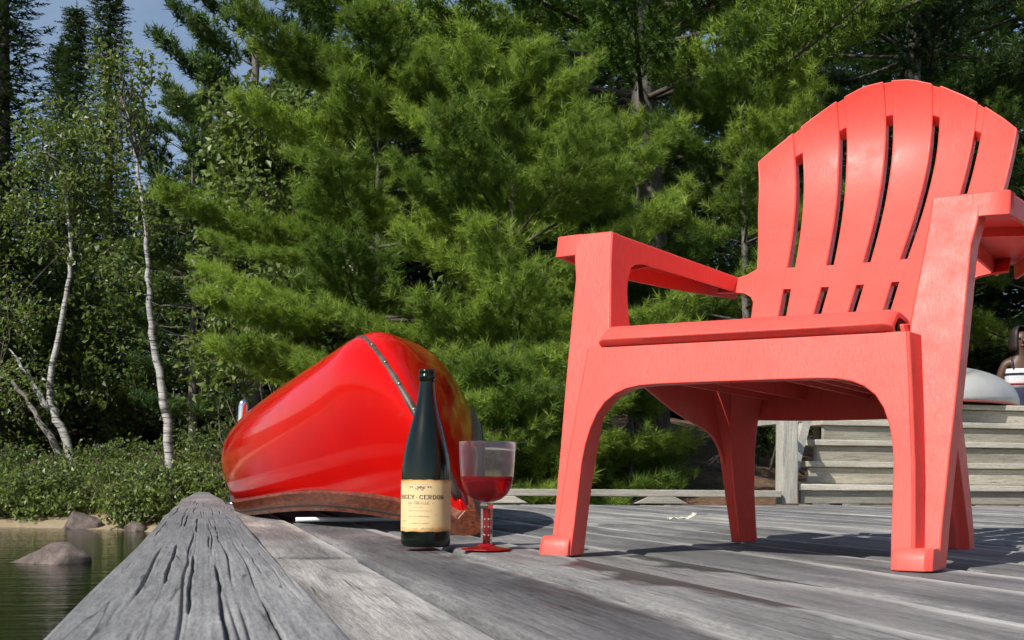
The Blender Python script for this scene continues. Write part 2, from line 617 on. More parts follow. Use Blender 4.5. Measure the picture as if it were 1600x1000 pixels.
def lathe(profile, n=40, center=(0, 0, 0)):
    """profile: (r,z) from bottom to top, closed on the axis where r=0"""
    V, Fc = [], []
    idx = []
    for r, z in profile:
        if r < 1e-6:
            idx.append([len(V)])
            V.append((center[0], center[1], center[2] + z))
        else:
            row = []
            for k in range(n):
                a = 2 * PI * k / n
                row.append(len(V))
                V.append((center[0] + r * math.cos(a), center[1] + r * math.sin(a), center[2] + z))
            idx.append(row)
    for a, b in zip(idx[:-1], idx[1:]):
        for k in range(n):
            k2 = (k + 1) % n
            if len(a) == 1 and len(b) == 1:
                continue
            if len(a) == 1:
                Fc.append((a[0], b[k], b[k2]))
            elif len(b) == 1:
                Fc.append((a[k], a[k2], b[0]))
            else:
                Fc.append((a[k], a[k2], b[k2], b[k]))
    return V, Fc


class MB:
    """collects shapes into one mesh"""

    def __init__(self):
        self.V, self.F = [], []

    def add(self, vf):
        o = len(self.V)
        self.V += list(vf[0])
        self.F += [tuple(i + o for i in f) for f in vf[1]]
        return self

    def box(self, c, s, rz=0.0):
        x, y, z = s[0] / 2, s[1] / 2, s[2] / 2
        ca, sa = math.cos(rz), math.sin(rz)
        P = [(-x, -y, -z), (x, -y, -z), (x, y, -z), (-x, y, -z), (-x, -y, z), (x, -y, z), (x, y, z), (-x, y, z)]
        P = [(c[0] + a * ca - b * sa, c[1] + a * sa + b * ca, c[2] + d) for a, b, d in P]
        self.add((P, [(0, 3, 2, 1), (4, 5, 6, 7), (0, 1, 5, 4), (1, 2, 6, 5), (2, 3, 7, 6), (3, 0, 4, 7)]))
        return self

    def tube(self, pts, radii, n=7):
        self.add(tube(pts, radii, n))
        return self

    def build(self, name, mat, parent=None, **kw):
        return mk(name, self.V, self.F, mat, parent, **kw)


def tube(pts, radii, n=7, cap=True):
    pts = [Vector(p) for p in pts]
    secs = []
    prev = None
    for i, p in enumerate(pts):
        d = (pts[min(i + 1, len(pts) - 1)] - pts[max(i - 1, 0)])
        if d.length < 1e-9:
            d = Vector((0, 0, 1))
        d.normalize()
        if prev is None:
            ref = Vector((0, 0, 1)) if abs(d.z) < 0.9 else Vector((1, 0, 0))
            x = ref.cross(d).normalized()
        else:
            x = (prev - d * prev.dot(d))
            x = x.normalized() if x.length > 1e-6 else Vector((1, 0, 0))
        prev = x
        y = d.cross(x)
        r = radii[i] if hasattr(radii, '__len__') else radii
        secs.append([p + x * (r * math.cos(2 * PI * k / n)) + y * (r * math.sin(2 * PI * k / n)) for k in range(n)])
    return loft(secs, True, cap)


def smoothstep(a, b, x):
    t = np.clip((x - a) / (b - a), 0, 1)
    return t * t * (3 - 2 * t)


def vnoise(x, y, seed=0):
    """cheap smooth noise from a few sines"""
    r = np.random.default_rng(seed)
    s = 0
    for _ in range(6):
        a, b, p = r.uniform(-1, 1), r.uniform(-1, 1), r.uniform(0, 6.28)
        s = s + np.sin(a * x * 2 + b * y * 2 + p)
    return s / 6


# ------------------------------------------------------------------ terrain and lake
WATER_Z = -0.50
SHX = np.array([-400, -60, -6, -4.6, -3.6, -3.0, -2.2, -1.2, 1, 4, 8, 40, 400])
SHD = np.array([30, 17.5, 15.4, 14.9, 13.8, 12.4, 10.4, 8.8, 7.6, 7.2, 6.6, 3.0, -20])


def terrain_z(wx, wy):
    X = wx * CP - wy * SP
    D = wx * SP + wy * CP
    d = (D - np.interp(X, SHX, SHD)) * 0.8
    k = np.interp(X, [-8, -3, 2, 4.2], [0.20, 0.24, 0.25, 0.13])
    z = np.where(d < 0, np.maximum(d * 0.35, -1.6), np.minimum(d, 4) * k + np.clip(d - 4, 0, 40) * 0.11)
    z = z + WATER_Z
    bumpy = vnoise(wx * 0.9, wy * 0.9, 3) * 0.08 + vnoise(wx * 2.3, wy * 2.3, 4) * 0.04
    z = z + bumpy * smoothstep(0.3, 3, d)
    return z


def build_terrain():
    ax = np.concatenate([-np.geomspace(400, 16, 22), np.linspace(-15, 16, 110), np.geomspace(17, 400, 22)])
    ay = np.concatenate([-np.geomspace(300, 6, 12), np.linspace(-5, 32, 120), np.geomspace(33, 500, 22)])
    GX, GY = np.meshgrid(ax, ay)
    GZ = terrain_z(GX, GY)
    V = np.stack([GX.ravel(), GY.ravel(), GZ.ravel()], 1)
    nx = len(ax)
    Fc = []
    for j in range(len(ay) - 1):
        for i in range(nx - 1):
            Fc.append((j * nx + i, j * nx + i + 1, (j + 1) * nx + i + 1, (j + 1) * nx + i))
    o = mk('ground', V, Fc, 'forest_floor', fix=False)
    tag(o, 'brown forest floor and sandy lake shore', None, kind='structure')
    Vw = [(-400, -300, WATER_Z), (400, -300, WATER_Z), (400, 500, WATER_Z), (-400, 500, WATER_Z)]
    o = mk('lake_water', Vw, [(0, 1, 2, 3)], 'lake_water', smooth=False, fix=False)
    tag(o, 'dark green lake water beside the dock', None, kind='structure')


build_terrain()


def tz(p):
    return float(terrain_z(np.array([p.x]), np.array([p.y]))[0])


# ------------------------------------------------------------------ the dock
DECK_END = 6.42
dock = empty('dock', (0, 0, 0))
tag(dock, 'weathered grey plank dock carrying chair, bottle and canoe', 'dock')
mb = MB()
for y in np.arange(-1.5, 6.3, 0.6):
    mb.box((3.3, y, -0.135), (6.76, 0.045, 0.18))
mb.box((-0.085, 2.2, -0.13), (0.04, 8.3, 0.19))
mb.box((3.3, DECK_END - 0.045, -0.135), (6.7, 0.04, 0.18))
for x in (0.1, 2.2, 4.4):
    for y in (-0.6, 2.7, 6.0):
        mb.box((x, y, -1.0), (0.14, 0.14, 1.55))
mb.build('joist_frame', 'frame_wood', dock, smooth=False)

gaps = [-0.065, 0.075, 0.2426, 0.423, 0.562, 0.726]
while gaps[-1] < 6.6:
    gaps.append(gaps[-1] + rng.choice([0.142, 0.142, 0.16, 0.184]))


def stain_fn(x, y):
    s = 0.0
    # dark damp marks along two gaps in front of the chair
    for (xg, ya, yb, wd, k) in ((0.562, 0.98, 1.85, 0.085, 1.0), (0.726, 1.30, 2.05, 0.075, 1.0), (0.423, 1.75, 2.6, 0.13, 0.62), (0.2426, 1.0, 1.8, 0.12, 0.40), (0.423, 0.7, 1.7, 0.16, 0.50)):
        f = (y - ya) / (yb - ya)
        if 0 < f < 1 and x < xg:
            # widest two thirds of the way along, dying out as a thin line towards the lens
            wl = wd * min(1.0, f / 0.55) ** 0.8 * min(1.0, (1 - f) / 0.25) ** 0.5 * (1 + 0.25 * math.sin(y * 23) + 0.2 * math.sin(y * 51 + 1))
            s = max(s, k * max(0.0, min(1.0, 1.3 - (xg - x) / max(wl, 1e-4))))
    return s


def plank(x0, x1, ya, yb, dz, tilt):
    wd = x1 - x0
    prof = [(0.0, -0.038), (0.0, -0.009), (0.02, -0.003), (0.06, -0.0003), (0.15, -0.0004), (0.25, -0.0007), (0.35, -0.0009), (0.45, -0.001), (0.55, -0.001), (0.65, -0.0009), (0.75, -0.0007), (0.85, -0.0004), (0.94, -0.0003), (0.98, -0.003), (1.0, -0.009), (1.0, -0.038)]
    n = max(3, int((yb - ya) / 0.05)) if x0 < 1.2 else max(3, int((yb - ya) / 0.5))
    secs, ac, stn = [], [], []
    ph = random.uniform(0, 6)
    for i in range(n + 1):
        y = ya + (yb - ya) * i / n
        wob = 0.0012 * math.sin(y * 2.1 + ph) + 0.0006 * math.sin(y * 5.3 + 2 * ph)
        sx = 0.0008 * math.sin(y * 3.1 + ph)
        sec = []
        for k, (u, z) in enumerate(prof):
            xx = x0 + wd * u + (sx if k in (0, 1, 14, 15) else 0)
            sec.append((xx, y, z + dz + wob + tilt * (u - 0.5)))
            ac.append(u)
            stn.append(stain_fn(xx, y))
        secs.append(sec)
    V, Fc = loft(secs)
    mk('plank', V, Fc, 'deck_wood', dock, smooth=True, attrs={'across': ac, 'stain': stn}, sharp=50)


for i, (a, bx_) in enumerate(zip(gaps[:-1], gaps[1:])):
    gp = 0.008 + 0.005 * random.random()
    if i == 1:
        cuts = [-1.2, 1.985, 6.43]
    else:
        first = random.uniform(0.2, 4.8) if i > 5 else random.uniform(2.8, 5.2)
        cuts = [-1.2, first, DECK_END + random.uniform(-0.012, 0.012)]
    for c0, c1 in zip(cuts[:-1], cuts[1:]):
        dz = random.uniform(-0.0055, 0.001)
        tl = random.uniform(-0.003, 0.004)
        if i == 3:
            dz, tl = 0.001, 0.003
        plank(a + gp / 2, bx_ - gp / 2, c0 + 0.0015, c1 - 0.0015, dz, tl)


def edge_beam():
    """heavy split timber lying along the lake side, its drying cracks cut into the mesh"""
    ys = np.concatenate([np.geomspace(0.40, 4.45, 400), np.linspace(4.46, 7.05, 60)])
    us = np.linspace(-1, 1, 220)
    U, Y = np.meshgrid(us, ys)
    r = np.random.default_rng(21)
    half = np.where(Y < 4.45, 0.0705, 0.0705 + (0.034 - 0.0705) * (Y - 4.45) / 2.6)
    Xc = -0.0015
    Z = np.zeros_like(U)
    # rounded arrises
    e = np.clip((np.abs(U) - 0.93) / 0.07, 0, 1)
    Z -= 0.005 * e ** 2
    Z += 0.0004 * np.sin(U * 4 + 1) + 0.0008 * np.sin(Y * 3.1) + 0.0003 * np.sin(Y * 9 + U * 3)
    # drying cracks
    for c0, wmm, dep, ya, yb, ph in ((-0.36, 0.0030, 0.011, 0.3, 3.2, 1.0), (-0.08, 0.0030, 0.012, 0.3, 2.6, 2.2), (0.20, 0.0034, 0.014, 0.3, 1.75, 3.1),
                                     (0.30, 0.0020, 0.008, 1.4, 3.9, 4.1), (0.52, 0.0028, 0.011, 0.3, 1.35, 5.0), (0.66, 0.0022, 0.009, 0.9, 3.6, 0.9), (-0.80, 0.0015, 0.005, 1.0, 2.6, 2.9),
                                     (0.84, 0.0016, 0.006, 0.5, 2.2, 1.9), (0.05, 0.0016, 0.006, 2.4, 4.6, 5.5), (-0.5, 0.0016, 0.006, 2.2, 4.6, 3.7)):
        line = c0 + 0.016 * np.sin(Y * 1.3 + ph) + 0.004 * np.sin(Y * 6.1 + 2 * ph) + 0.006 * np.sin(Y * 19 + 3 * ph) + 0.004 * np.sin(Y * 47 + ph)
        jag = np.floor(Y * 7 + ph)
        line = line + 0.008 * np.sin(jag * 12.9898 + ph * 7)
        along = smoothstep(ya, ya + 0.15, Y) * (1 - smoothstep(yb - 0.35, yb, Y))
        br = 0.10 + 0.90 * np.clip(1.2 * np.sin(Y * 5.7 + ph) + 0.9 * np.sin(Y * 17.3 + ph * 3) + 0.25, 0, 1)
        wd = wmm * 0.24 * (0.45 + br) * along + 1e-5
        dist = np.abs(U - line) * half
        Z -= 0.45 * dep * along * br * np.clip(1.25 - dist / wd / 1.2, 0, 1)
    # small checks and grain ridges
    for k in range(26):
        c0, y0_, ln = r.uniform(-0.95, 0.95), r.uniform(0.4, 4.5), r.uniform(0.08, 0.4)
        along = np.exp(-((Y - y0_) / ln) ** 4)
        line = c0 + 0.02 * np.sin(Y * 9 + k)
        Z -= 0.003 * along * np.exp(-(np.abs(U - line) * half / 0.0009) ** 2)
    for k in range(8):
        fq = r.uniform(30, 110)
        Z += 0.00003 * np.sin(U * fq + 0.8 * np.sin(Y * 2.3 + k) + k)
    wav = 0.0015 * np.sin(Y * 2.7) + 0.0012 * np.sin(Y * 7.7 + 1)
    Xw = Xc + U * half + wav * np.sign(U) * e
    top = 0.0461 - 0.004 * smoothstep(4.4, 7, Y)
    nV = U.size
    V = np.stack([Xw.ravel(), Y.ravel(), (Z + top).ravel()], 1)
    ny, nx = U.shape
    Fc = []
    for j in range(ny - 1):
        o = j * nx
        for i in range(nx - 1):
            Fc.append((o + i, o + i + 1, o + nx + i + 1, o + nx + i))
    # side walls and ends down to just above the planks
    low = V.copy()
    lo = []
    for j in range(ny):
        for i in (0, nx - 1):
            p = V[j * nx + i].copy()
            p[2] = 0.004
            lo.append(p)
    base = len(V)
    V = np.vstack([V, np.array(lo)])
    for j in range(ny - 1):
        a, b2 = j * nx, (j + 1) * nx
        Fc.append((a, b2, base + 2 * (j + 1), base + 2 * j))
        a, b2 = j * nx + nx - 1, (j + 1) * nx + nx - 1
        Fc.append((b2, a, base + 2 * j + 1, base + 2 * (j + 1) + 1))
    Fc.append(tuple(range(nx)) + (base + 1, base))
    o = (ny - 1) * nx
    Fc.append(tuple(range(o + nx - 1, o - 1, -1)) + (base + 2 * (ny - 1), base + 2 * (ny - 1) + 1))
    ob = mk('edge_beam', V, Fc, 'beam_wood', dock, fix=False)
    ob['label'] = 'cracked grey timber along the lake edge of the dock'


edge_beam()

# low kerb rail at the far end, on tapered blocks
rail_y = DECK_END - 0.06
mb = MB().box((1.62, rail_y, 0.059), (2.86, 0.089, 0.036))
mb.build('kerb_rail', 'step_wood', dock, smooth=False, bevel=0.004)
for bxp in (0.62, 1.48, 2.36):
    x0, x1 = bxp - 0.15, bxp + 0.15
    secs = []
    for yy in (rail_y - 0.05, rail_y + 0.05):
        secs.append([(x0, yy, 0.004), (x1, yy, 0.004), (x1 - 0.075, yy, 0.0405), (x0 + 0.075, yy, 0.0405)])
    V, Fc = loft(secs)
    mk('kerb_block', V, Fc, 'step_wood', dock, smooth=False, bevel=0.003)


# ------------------------------------------------------------------ staircase with post
def staircase():
    t = empty('wooden_staircase', (3.15, 6.36, 0))
    tag(t, 'pale grey wooden steps with corner post at the far end of the dock', 'stairs')
    rise, run = 0.132, 0.24
    for k in range(5):
        x0 = 0.03 + 0.17 * k
        x1 = 4.2
        y0 = 0.02 + run * k
        ztop = rise * (k + 1) - 0.018
        zlow = rise * k - (0.018 if k else -0.004)
        hh = ztop - 0.034 - zlow
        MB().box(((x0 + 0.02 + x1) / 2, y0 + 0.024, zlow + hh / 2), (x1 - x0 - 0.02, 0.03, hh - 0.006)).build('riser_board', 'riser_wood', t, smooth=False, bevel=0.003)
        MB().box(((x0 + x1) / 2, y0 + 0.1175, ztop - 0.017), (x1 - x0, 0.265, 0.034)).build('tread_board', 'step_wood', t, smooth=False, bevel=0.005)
    # landing above the last step, planked
    zt = rise * 5 - 0.018
    for k in range(8):
        MB().box((2.55, 0.02 + run * 4 + 0.255 + 0.075 + 0.145 * k, zt - 0.017), (3.4, 0.14, 0.034)).build('landing_board', 'step_wood', t, smooth=False, bevel=0.004)
    for lx, ly in ((1.3, 1.75), (1.3, 2.2), (4.0, 2.2)):
        MB().box((lx, ly, zt / 2 - 0.10), (0.09, 0.09, zt + 0.1)).build('landing_support', 'post_wood', t, smooth=False, bevel=0.003)
    # corner post and its slanting brace
    MB().box((-0.035, 0.03, 0.245), (0.092, 0.092, 0.482)).build('corner_post', 'post_wood', t, smooth=False, bevel=0.005)
    MB().box((0.045, 0.33, 0.47), (0.06, 0.55, 0.036)).build('side_rail', 'post_wood', t, smooth=False, bevel=0.003)
    a, c = Vector((0.03, 0.12, 0.14)), Vector((0.34, 0.55, 0.50))
    V, Fc = tube([a, c], [0.035, 0.035], 4)
    mk('slanting_brace', V, Fc, 'post_wood', t, smooth=False)


staircase()


# ------------------------------------------------------------------ red plastic garden chair
def chair():
    pos = W(0.3072, 1.8764, 0)
    t = empty('garden_chair', pos, -(math.radians(31.113) + PSI))
    tag(t, 'salmon red plastic lounge chair with slatted fan back on the dock', 'chair')
    vs_ = lambda z: 0.008 + 0.19 * z          # plane of apron and front strips
    vm_ = lambda z: 0.045 + 0.24 * z          # plane of the leg panels behind it
    P = 'red_plastic'

    # apron + the two front strips as one arch
    arch = [(0.252, 0.0), (0.250, 0.05), (0.249, 0.10), (0.2475, 0.15), (0.244, 0.18), (0.238, 0.205), (0.229, 0.228), (0.216, 0.247), (0.199, 0.260), (0.18, 0.268), (0.158, 0.272), (0.13, 0.2735), (0.07, 0.274), (0.0, 0.274)]
    outr = [(0.281, 0.0), (0.2795, 0.05), (0.277, 0.10), (0.274, 0.15), (0.271, 0.18), (0.268, 0.21), (0.265, 0.25), (0.261, 0.29), (0.256, 0.3385), (0.235, 0.3385), (0.19, 0.3385), (0.13, 0.3385), (0.07, 0.3385), (0.0, 0.3385)]
    path = [(-a, b, -c, d) for (a, b), (c, d) in zip(arch, outr)] + [(a, b, c, d) for (a, b), (c, d) in list(zip(arch, outr))[-2::-1]]
    secs = []
    for (ui, zi, uo, zo) in path:
        # inset point for the flange, a little towards the outer path
        dx, dz = uo - ui, zo - zi
        ln = math.hypot(dx, dz)
        fx, fz = dx / ln * 0.008, dz / ln * 0.008
        secs.append([(uo, vs_(zo), zo), (ui, vs_(zi), zi), (ui, vs_(zi) + 0.034, zi), (ui + fx, vs_(zi + fz) + 0.034, zi + fz), (ui + fx, vs_(zi + fz) + 0.011, zi + fz), (uo, vs_(zo) + 0.011, zo)])
    V, Fc = loft(secs)
    mk('front_apron', V, Fc, P, t, bevel=0.0025)

    # leg panel + arm post: L shaped section, set back behind the strips
    zs = [0.0, 0.012, 0.036, 0.05, 0.10, 0.17, 0.26, 0.32, 0.352, 0.38, 0.43, 0.47, 0.505, 0.5455]
    uin = [0.262] * 4 + [0.262, 0.259, 0.252, 0.247, 0.246, 0.249, 0.255, 0.260, 0.264, 0.2665]
    uou = [0.309, 0.309, 0.310, 0.310, 0.312, 0.315, 0.3195, 0.322, 0.323, 0.324, 0.3255, 0.327, 0.334, 0.338]
    zs[-1] = 0.5488
    for s in (-1, 1):
        secs = []
        for z, a, bq in zip(zs, uin, uou):
            v = vm_(z)
            dfl = 0.05
            pts = [(a, v), (bq, v), (bq, v + dfl), (bq - 0.007, v + dfl), (bq - 0.007, v + 0.008), (a + 0.007, v + 0.008), (a + 0.007, v + 0.03), (a, v + 0.03)]
            secs.append([(s * p, q, z) for p, q in pts])
        V, Fc = loft(secs)
        leg = mk('front_leg', V, Fc, P, t, bevel=0.003, seg=3)
        # step face between strip and panel
        secs = []
        for z in (0.0, 0.05, 0.15, 0.25, 0.30, 0.338):
            uo = np.interp(z, [c[1] for c in outr[:9]], [c[0] for c in outr[:9]])
            ua = np.interp(z, zs, uin)
            secs.append([(s * (uo - 0.001), vs_(z) + 0.001, z + 0.0005), (s * (uo + 0.0035), vs_(z) + 0.004, z + 0.0005), (s * (max(ua, uo) + 0.008), vm_(z) + 0.004, z + 0.0005), (s * (uo - 0.004), vm_(z) + 0.004, z + 0.0005)])
        V, Fc = loft(secs)
        mk('leg_rib', V, Fc, P, leg, bevel=0.002)
        # toe block: a low wedge across the whole foot
        secs = []
        for z, g, f in ((0.0, 0.002, -0.002), (0.016, 0.002, 0.001), (0.025, 0.0025, 0.005), (0.031, 0.0035, 0.011)):
            secs.append([(s * p, q, z) for p, q in ((0.2515 + g, f + 0.004), (0.262 + g, f), (0.302 - g, f), (0.3115 - g, f + 0.010), (0.3115 - g, vm_(z) + 0.010), (0.2515 + g, vm_(z) + 0.010))])
        V, Fc = loft(secs)
        mk('toe', V, Fc, P, leg, bevel=0.0018)

        # inner panel of post and arm, with the round cut below the arm
        fr = [(vm_(0.352), 0.352), (vm_(0.40), 0.40), (vm_(0.45), 0.45), (vm_(0.50), 0.50), (vm_(0.53), 0.53), (vm_(0.5455), 0.5455), (0.20, 0.5455), (0.24, 0.5455), (0.30, 0.5455), (0.36, 0.5455), (0.45, 0.5455), (0.55, 0.5455), (0.66, 0.5455), (0.765, 0.5455)]
        bk = [(0.215, 0.352), (0.213, 0.40), (0.215, 0.43), (0.219, 0.452), (0.226, 0.470), (0.236, 0.485), (0.250, 0.497), (0.268, 0.505), (0.30, 0.510), (0.36, 0.511), (0.45, 0.512), (0.55, 0.513), (0.66, 0.514), (0.765, 0.515)]
        secs = []
        for (va, za), (vb, zb) in zip(fr, bk):
            ua = np.interp(za, zs, uin) if va < 0.19 else np.interp(va, [0.18, 0.765], [0.2665, 0.252])
            ub = np.interp(zb, zs, uin) if vb < 0.25 else np.interp(vb, [0.18, 0.765], [0.2665, 0.252])
            ua, ub = ua - 0.001, ub - 0.001
            secs.append([(s * ua, va + 0.0012, za), (s * ub, vb, zb), (s * (ub + 0.006), vb, zb), (s * (ua + 0.006), va + 0.0012, za)])
        V, Fc = loft(secs)
        mk('arm_side', V, Fc, P, leg, bevel=0.002)

        # arm: flat top with turned down rim
        secs = []
        for v, a, bq in ((0.1865, 0.266, 0.3755), (0.21, 0.2665, 0.380), (0.26, 0.265, 0.385), (0.36, 0.262, 0.386), (0.46, 0.260, 0.378), (0.56, 0.257, 0.360), (0.66, 0.254, 0.335), (0.74, 0.2525, 0.310), (0.80, 0.251, 0.286)):
            if v < 0.205:
                pass
            secs.append([(s * a, v, 0.5465), (s * (a + 0.004), v, 0.5485), (s * (bq - 0.006), v, 0.5485), (s * bq, v, 0.544), (s * bq, v, 0.512), (s * (bq - 0.007), v, 0.512), (s * (bq - 0.009), v, 0.5405), (s * (a + 0.006), v, 0.5405)])
        V, Fc = loft(secs)
        arm = mk('armrest', V, Fc, P, t, bevel=0.002)
        # front rim of the arm from the post to the outer corner
        secs = []
        for u, v in ((0.324, vm_(0.5115) + 0.0022), (0.345, vm_(0.5115) + 0.003), (0.372, vm_(0.5115) + 0.006), (0.3765, vm_(0.5115) + 0.010), (0.379, vm_(0.5115) + 0.028)):
            zl = 0.5115
            secs.append([(s * u, v - 0.0015, zl), (s * u, v + 0.0055, 0.5475), (s * (u - 0.001), v + 0.008, 0.5492), (s * (u - 0.004), v + 0.024, 0.5492), (s * (u - 0.006), v + 0.018, 0.535), (s * (u - 0.006), v + 0.010, zl)])
        V, Fc = loft(secs)
        mk('arm_front_rim', V, Fc, P, arm, bevel=0.002)
        # stiffening ribs below the arm
        MB().box((s * 0.318, 0.42, 0.533), (0.105, 0.004, 0.014), s * 0.35).build('arm_rib', P, arm, smooth=False)

        # side skirt under the seat
        lowp = [(0.10, 0.30), (0.18, 0.297), (0.26, 0.285), (0.32, 0.265), (0.38, 0.246), (0.44, 0.232), (0.49, 0.222), (0.53, 0.208), (0.56, 0.185), (0.585, 0.15)]
        topp = [(0.10, 0.352), (0.18, 0.362), (0.26, 0.352), (0.33, 0.343), (0.40, 0.335), (0.48, 0.326), (0.53, 0.315), (0.565, 0.305), (0.59, 0.27), (0.605, 0.18)]
        secs = []
        for (va, za), (vb, zb) in zip(topp, lowp):
            ua = float(np.interp(va, [0.1, 0.3, 0.55, 0.7], [0.238, 0.226, 0.208, 0.204]))
            ub = float(np.interp(vb, [0.1, 0.3, 0.55, 0.7], [0.250, 0.236, 0.219, 0.212]))
            secs.append([(s * ua, va, za), (s * ub, vb, zb), (s * (ub + 0.007), vb, zb), (s * (ua + 0.007), va, za)])
        V, Fc = loft(secs)
        mk('side_skirt', V, Fc, P, t, bevel=0.002)

        # back leg: folded plate with a ridge
        secs = []
        for z, a, bq, v, dp in ((0.0, 0.187, 0.231, 0.657, 0.040), (0.03, 0.186, 0.231, 0.645, 0.044), (0.10, 0.180, 0.229, 0.612, 0.054), (0.18, 0.168, 0.226, 0.573, 0.066), (0.23, 0.155, 0.223, 0.546, 0.076), (0.275, 0.140, 0.218, 0.522, 0.084), (0.30, 0.130, 0.214, 0.508, 0.09)):
            mid = (a + bq) / 2
            pts = [(bq, v - 0.004), (mid + 0.006, v), (mid, v - 0.012), (mid - 0.007, v + 0.002), (a, v + dp * 0.5), (a, v + dp * 0.5 + 0.008), (mid - 0.004, v + 0.012), (bq - 0.008, v + 0.008), (bq - 0.008, v + dp), (bq, v + dp)]
            secs.append([(s * p, q, z) for p, q in pts])
        V, Fc = loft(secs)
        mk('back_leg', V, Fc, P, t, bevel=0.002)

    # rear apron under the seat
    secs = []
    for u in np.linspace(-0.20, 0.20, 9):
        zl = 0.238 + 0.12 * u * u
        secs.append([(u, 0.585, zl), (u, 0.592, 0.32), (u, 0.600, 0.32), (u, 0.593, zl)])
    V, Fc = loft(secs)
    mk('rear_apron', V, Fc, P, t, bevel=0.002)
    mbr = MB()
    for u in (-0.12, -0.06, 0.06, 0.10, 0.13):
        mbr.box((u, 0.36, 0.300), (0.005, 0.46, 0.045))
    mbr.build('seat_rib', P, t, smooth=False)

    # seat with its rolled front
    prof = [(0.086, 0.331), (0.081, 0.3345), (0.062, 0.3475), (0.061, 0.350), (0.0745, 0.3615), (0.088, 0.3705), (0.096, 0.3735), (0.115, 0.3745), (0.16, 0.371), (0.22, 0.362), (0.30, 0.348), (0.40, 0.332), (0.50, 0.318), (0.60, 0.312), (0.67, 0.330)]
    us = [-0.2365, -0.2335, -0.225, -0.15, 0.0, 0.15, 0.225, 0.2335, 0.2365]
    top, bot = [], []
    for i, (v, z) in enumerate(prof):
        dv = prof[min(i + 1, len(prof) - 1)][0] - prof[max(i - 1, 0)][0]
        dz = prof[min(i + 1, len(prof) - 1)][1] - prof[max(i - 1, 0)][1]
        ln = math.hypot(dv, dz)
        top.append((v, z))
        bot.append((v + dz / ln * 0.008, z - dv / ln * 0.008))
    ring = top + bot[::-1]
    secs = []
    for u in us:
        e = max(0.0, (abs(u) - 0.225) / 0.0115)
        secs.append([(u * float(np.interp(v, [0.12, 0.35, 0.67], [1.0, 0.95, 0.78])), v + 0.010 * e * e, z - 0.004 * e * e) for v, z in ring])
    V, Fc = loft(secs)
    mk('seat', V, Fc, P, t, bevel=0.0015)

    # backrest: recessed webs carry six slats
    BK = np.polyfit([0.345, 0.40, 0.45, 0.522, 0.57, 0.673, 0.752, 0.825, 0.894, 0.974], [0.590, 0.640, 0.683, 0.747, 0.787, 0.873, 0.925, 0.950, 0.950, 0.932], 4)

    def bv(u, z, off=0.0):
        c_ = np.polyval(BK, z)
        return float(c_) - float(np.interp(z, [0.4, 0.82], [0.45, 0.88])) * u * u + off

    def ztop(u):
        return float(np.interp(abs(u), [0, 0.05, 0.11, 0.16, 0.20, 0.24, 0.27], [0.974, 0.969, 0.947, 0.917, 0.888, 0.853, 0.822]))

    def half(z):
        return float(np.interp(z, [0.34, 0.455, 0.565, 0.70, 0.823, 0.98], [0.190, 0.199, 0.221, 0.252, 0.268, 0.272]))

    def cut(k, z):      # centre line of the k-th slot, k = -2..2
        o = {0: 0.0, 1: float(np.interp(z, [0.36, 0.453, 0.521, 0.571, 0.69, 0.80, 0.884, 1.0], [0.064, 0.068, 0.070, 0.0745, 0.085, 0.0945, 0.098, 0.102])), 2: float(np.interp(z, [0.36, 0.455, 0.525, 0.575, 0.73, 0.83, 1.0], [0.128, 0.137, 0.147, 0.153, 0.173, 0.186, 0.204]))}[abs(k)]
        return o if k >= 0 else -o

    def sheet(fu, fz0, fz1, nz, nu, off, thick):
        """solid curved sheet between left/right edges fu(z)"""
        front, back = [], []
        for j in range(nz + 1):
            row, rowb = [], []
            for i in range(nu + 1):
                f = i / nu
                g = j / nz
                # the top edge follows the arc
                z0 = fz0
                zt_ = fz1
                uu = None
                z = z0 + (0.9 - z0) * g
                for _ in range(6):
                    lo, hi = fu(z)
                    uu = lo + (hi - lo) * f
                    z1 = zt_(uu) if callable(zt_) else zt_
                    za = z0(uu) if callable(z0) else z0
                    z = za + (z1 - za) * g
                row.append((uu, bv(uu, z, off), z))
                rowb.append((uu, bv(uu, z, off) + thick, z - thick * 0.3))
            front.append(row)
            back.append(rowb)
        V = [p for r in front for p in r] + [p for r in back for p in r]
        n = nu + 1
        o = (nz + 1) * n
        Fc = []
        for j in range(nz):
            for i in range(nu):
                q = (j * n + i, j * n + i + 1, (j + 1) * n + i + 1, (j + 1) * n + i)
                Fc.append(q)
                Fc.append(tuple(x + o for x in q[::-1]))
            Fc.append((j * n, (j + 1) * n, (j + 1) * n + o, j * n + o))
            Fc.append((j * n + nu, j * n + nu + o, (j + 1) * n + nu + o, (j + 1) * n + nu))
        for i in range(nu):
            Fc.append((i, i + o, i + 1 + o, i + 1))
            q = nz * n + i
            Fc.append((q, q + 1, q + 1 + o, q + o))
        return V, Fc

    def slot_top(u):
        return float(np.interp(abs(u), [0, 0.097, 0.186, 0.25], [0.893, 0.877, 0.826, 0.782]))

    # top web
    n = 22
    V, Fc = [], []
    secs = []
    for i in range(n + 1):
        f = -0.262 + 0.524 * i / n
        za, zb = slot_top(f), ztop(f) - 0.004
        fr_ = [za + 0.012 + (zb - za - 0.012) * q / 5 for q in range(6)]
        secs.append([(f, bv(f, q, 0.003), q) for q in fr_] + [(f, bv(f, zb, 0.022), zb - 0.006), (f, bv(f, za, 0.024), za - 0.006)])
    V, Fc = loft(secs)
    back = mk('backrest', V, Fc, P, t, bevel=0.0018)
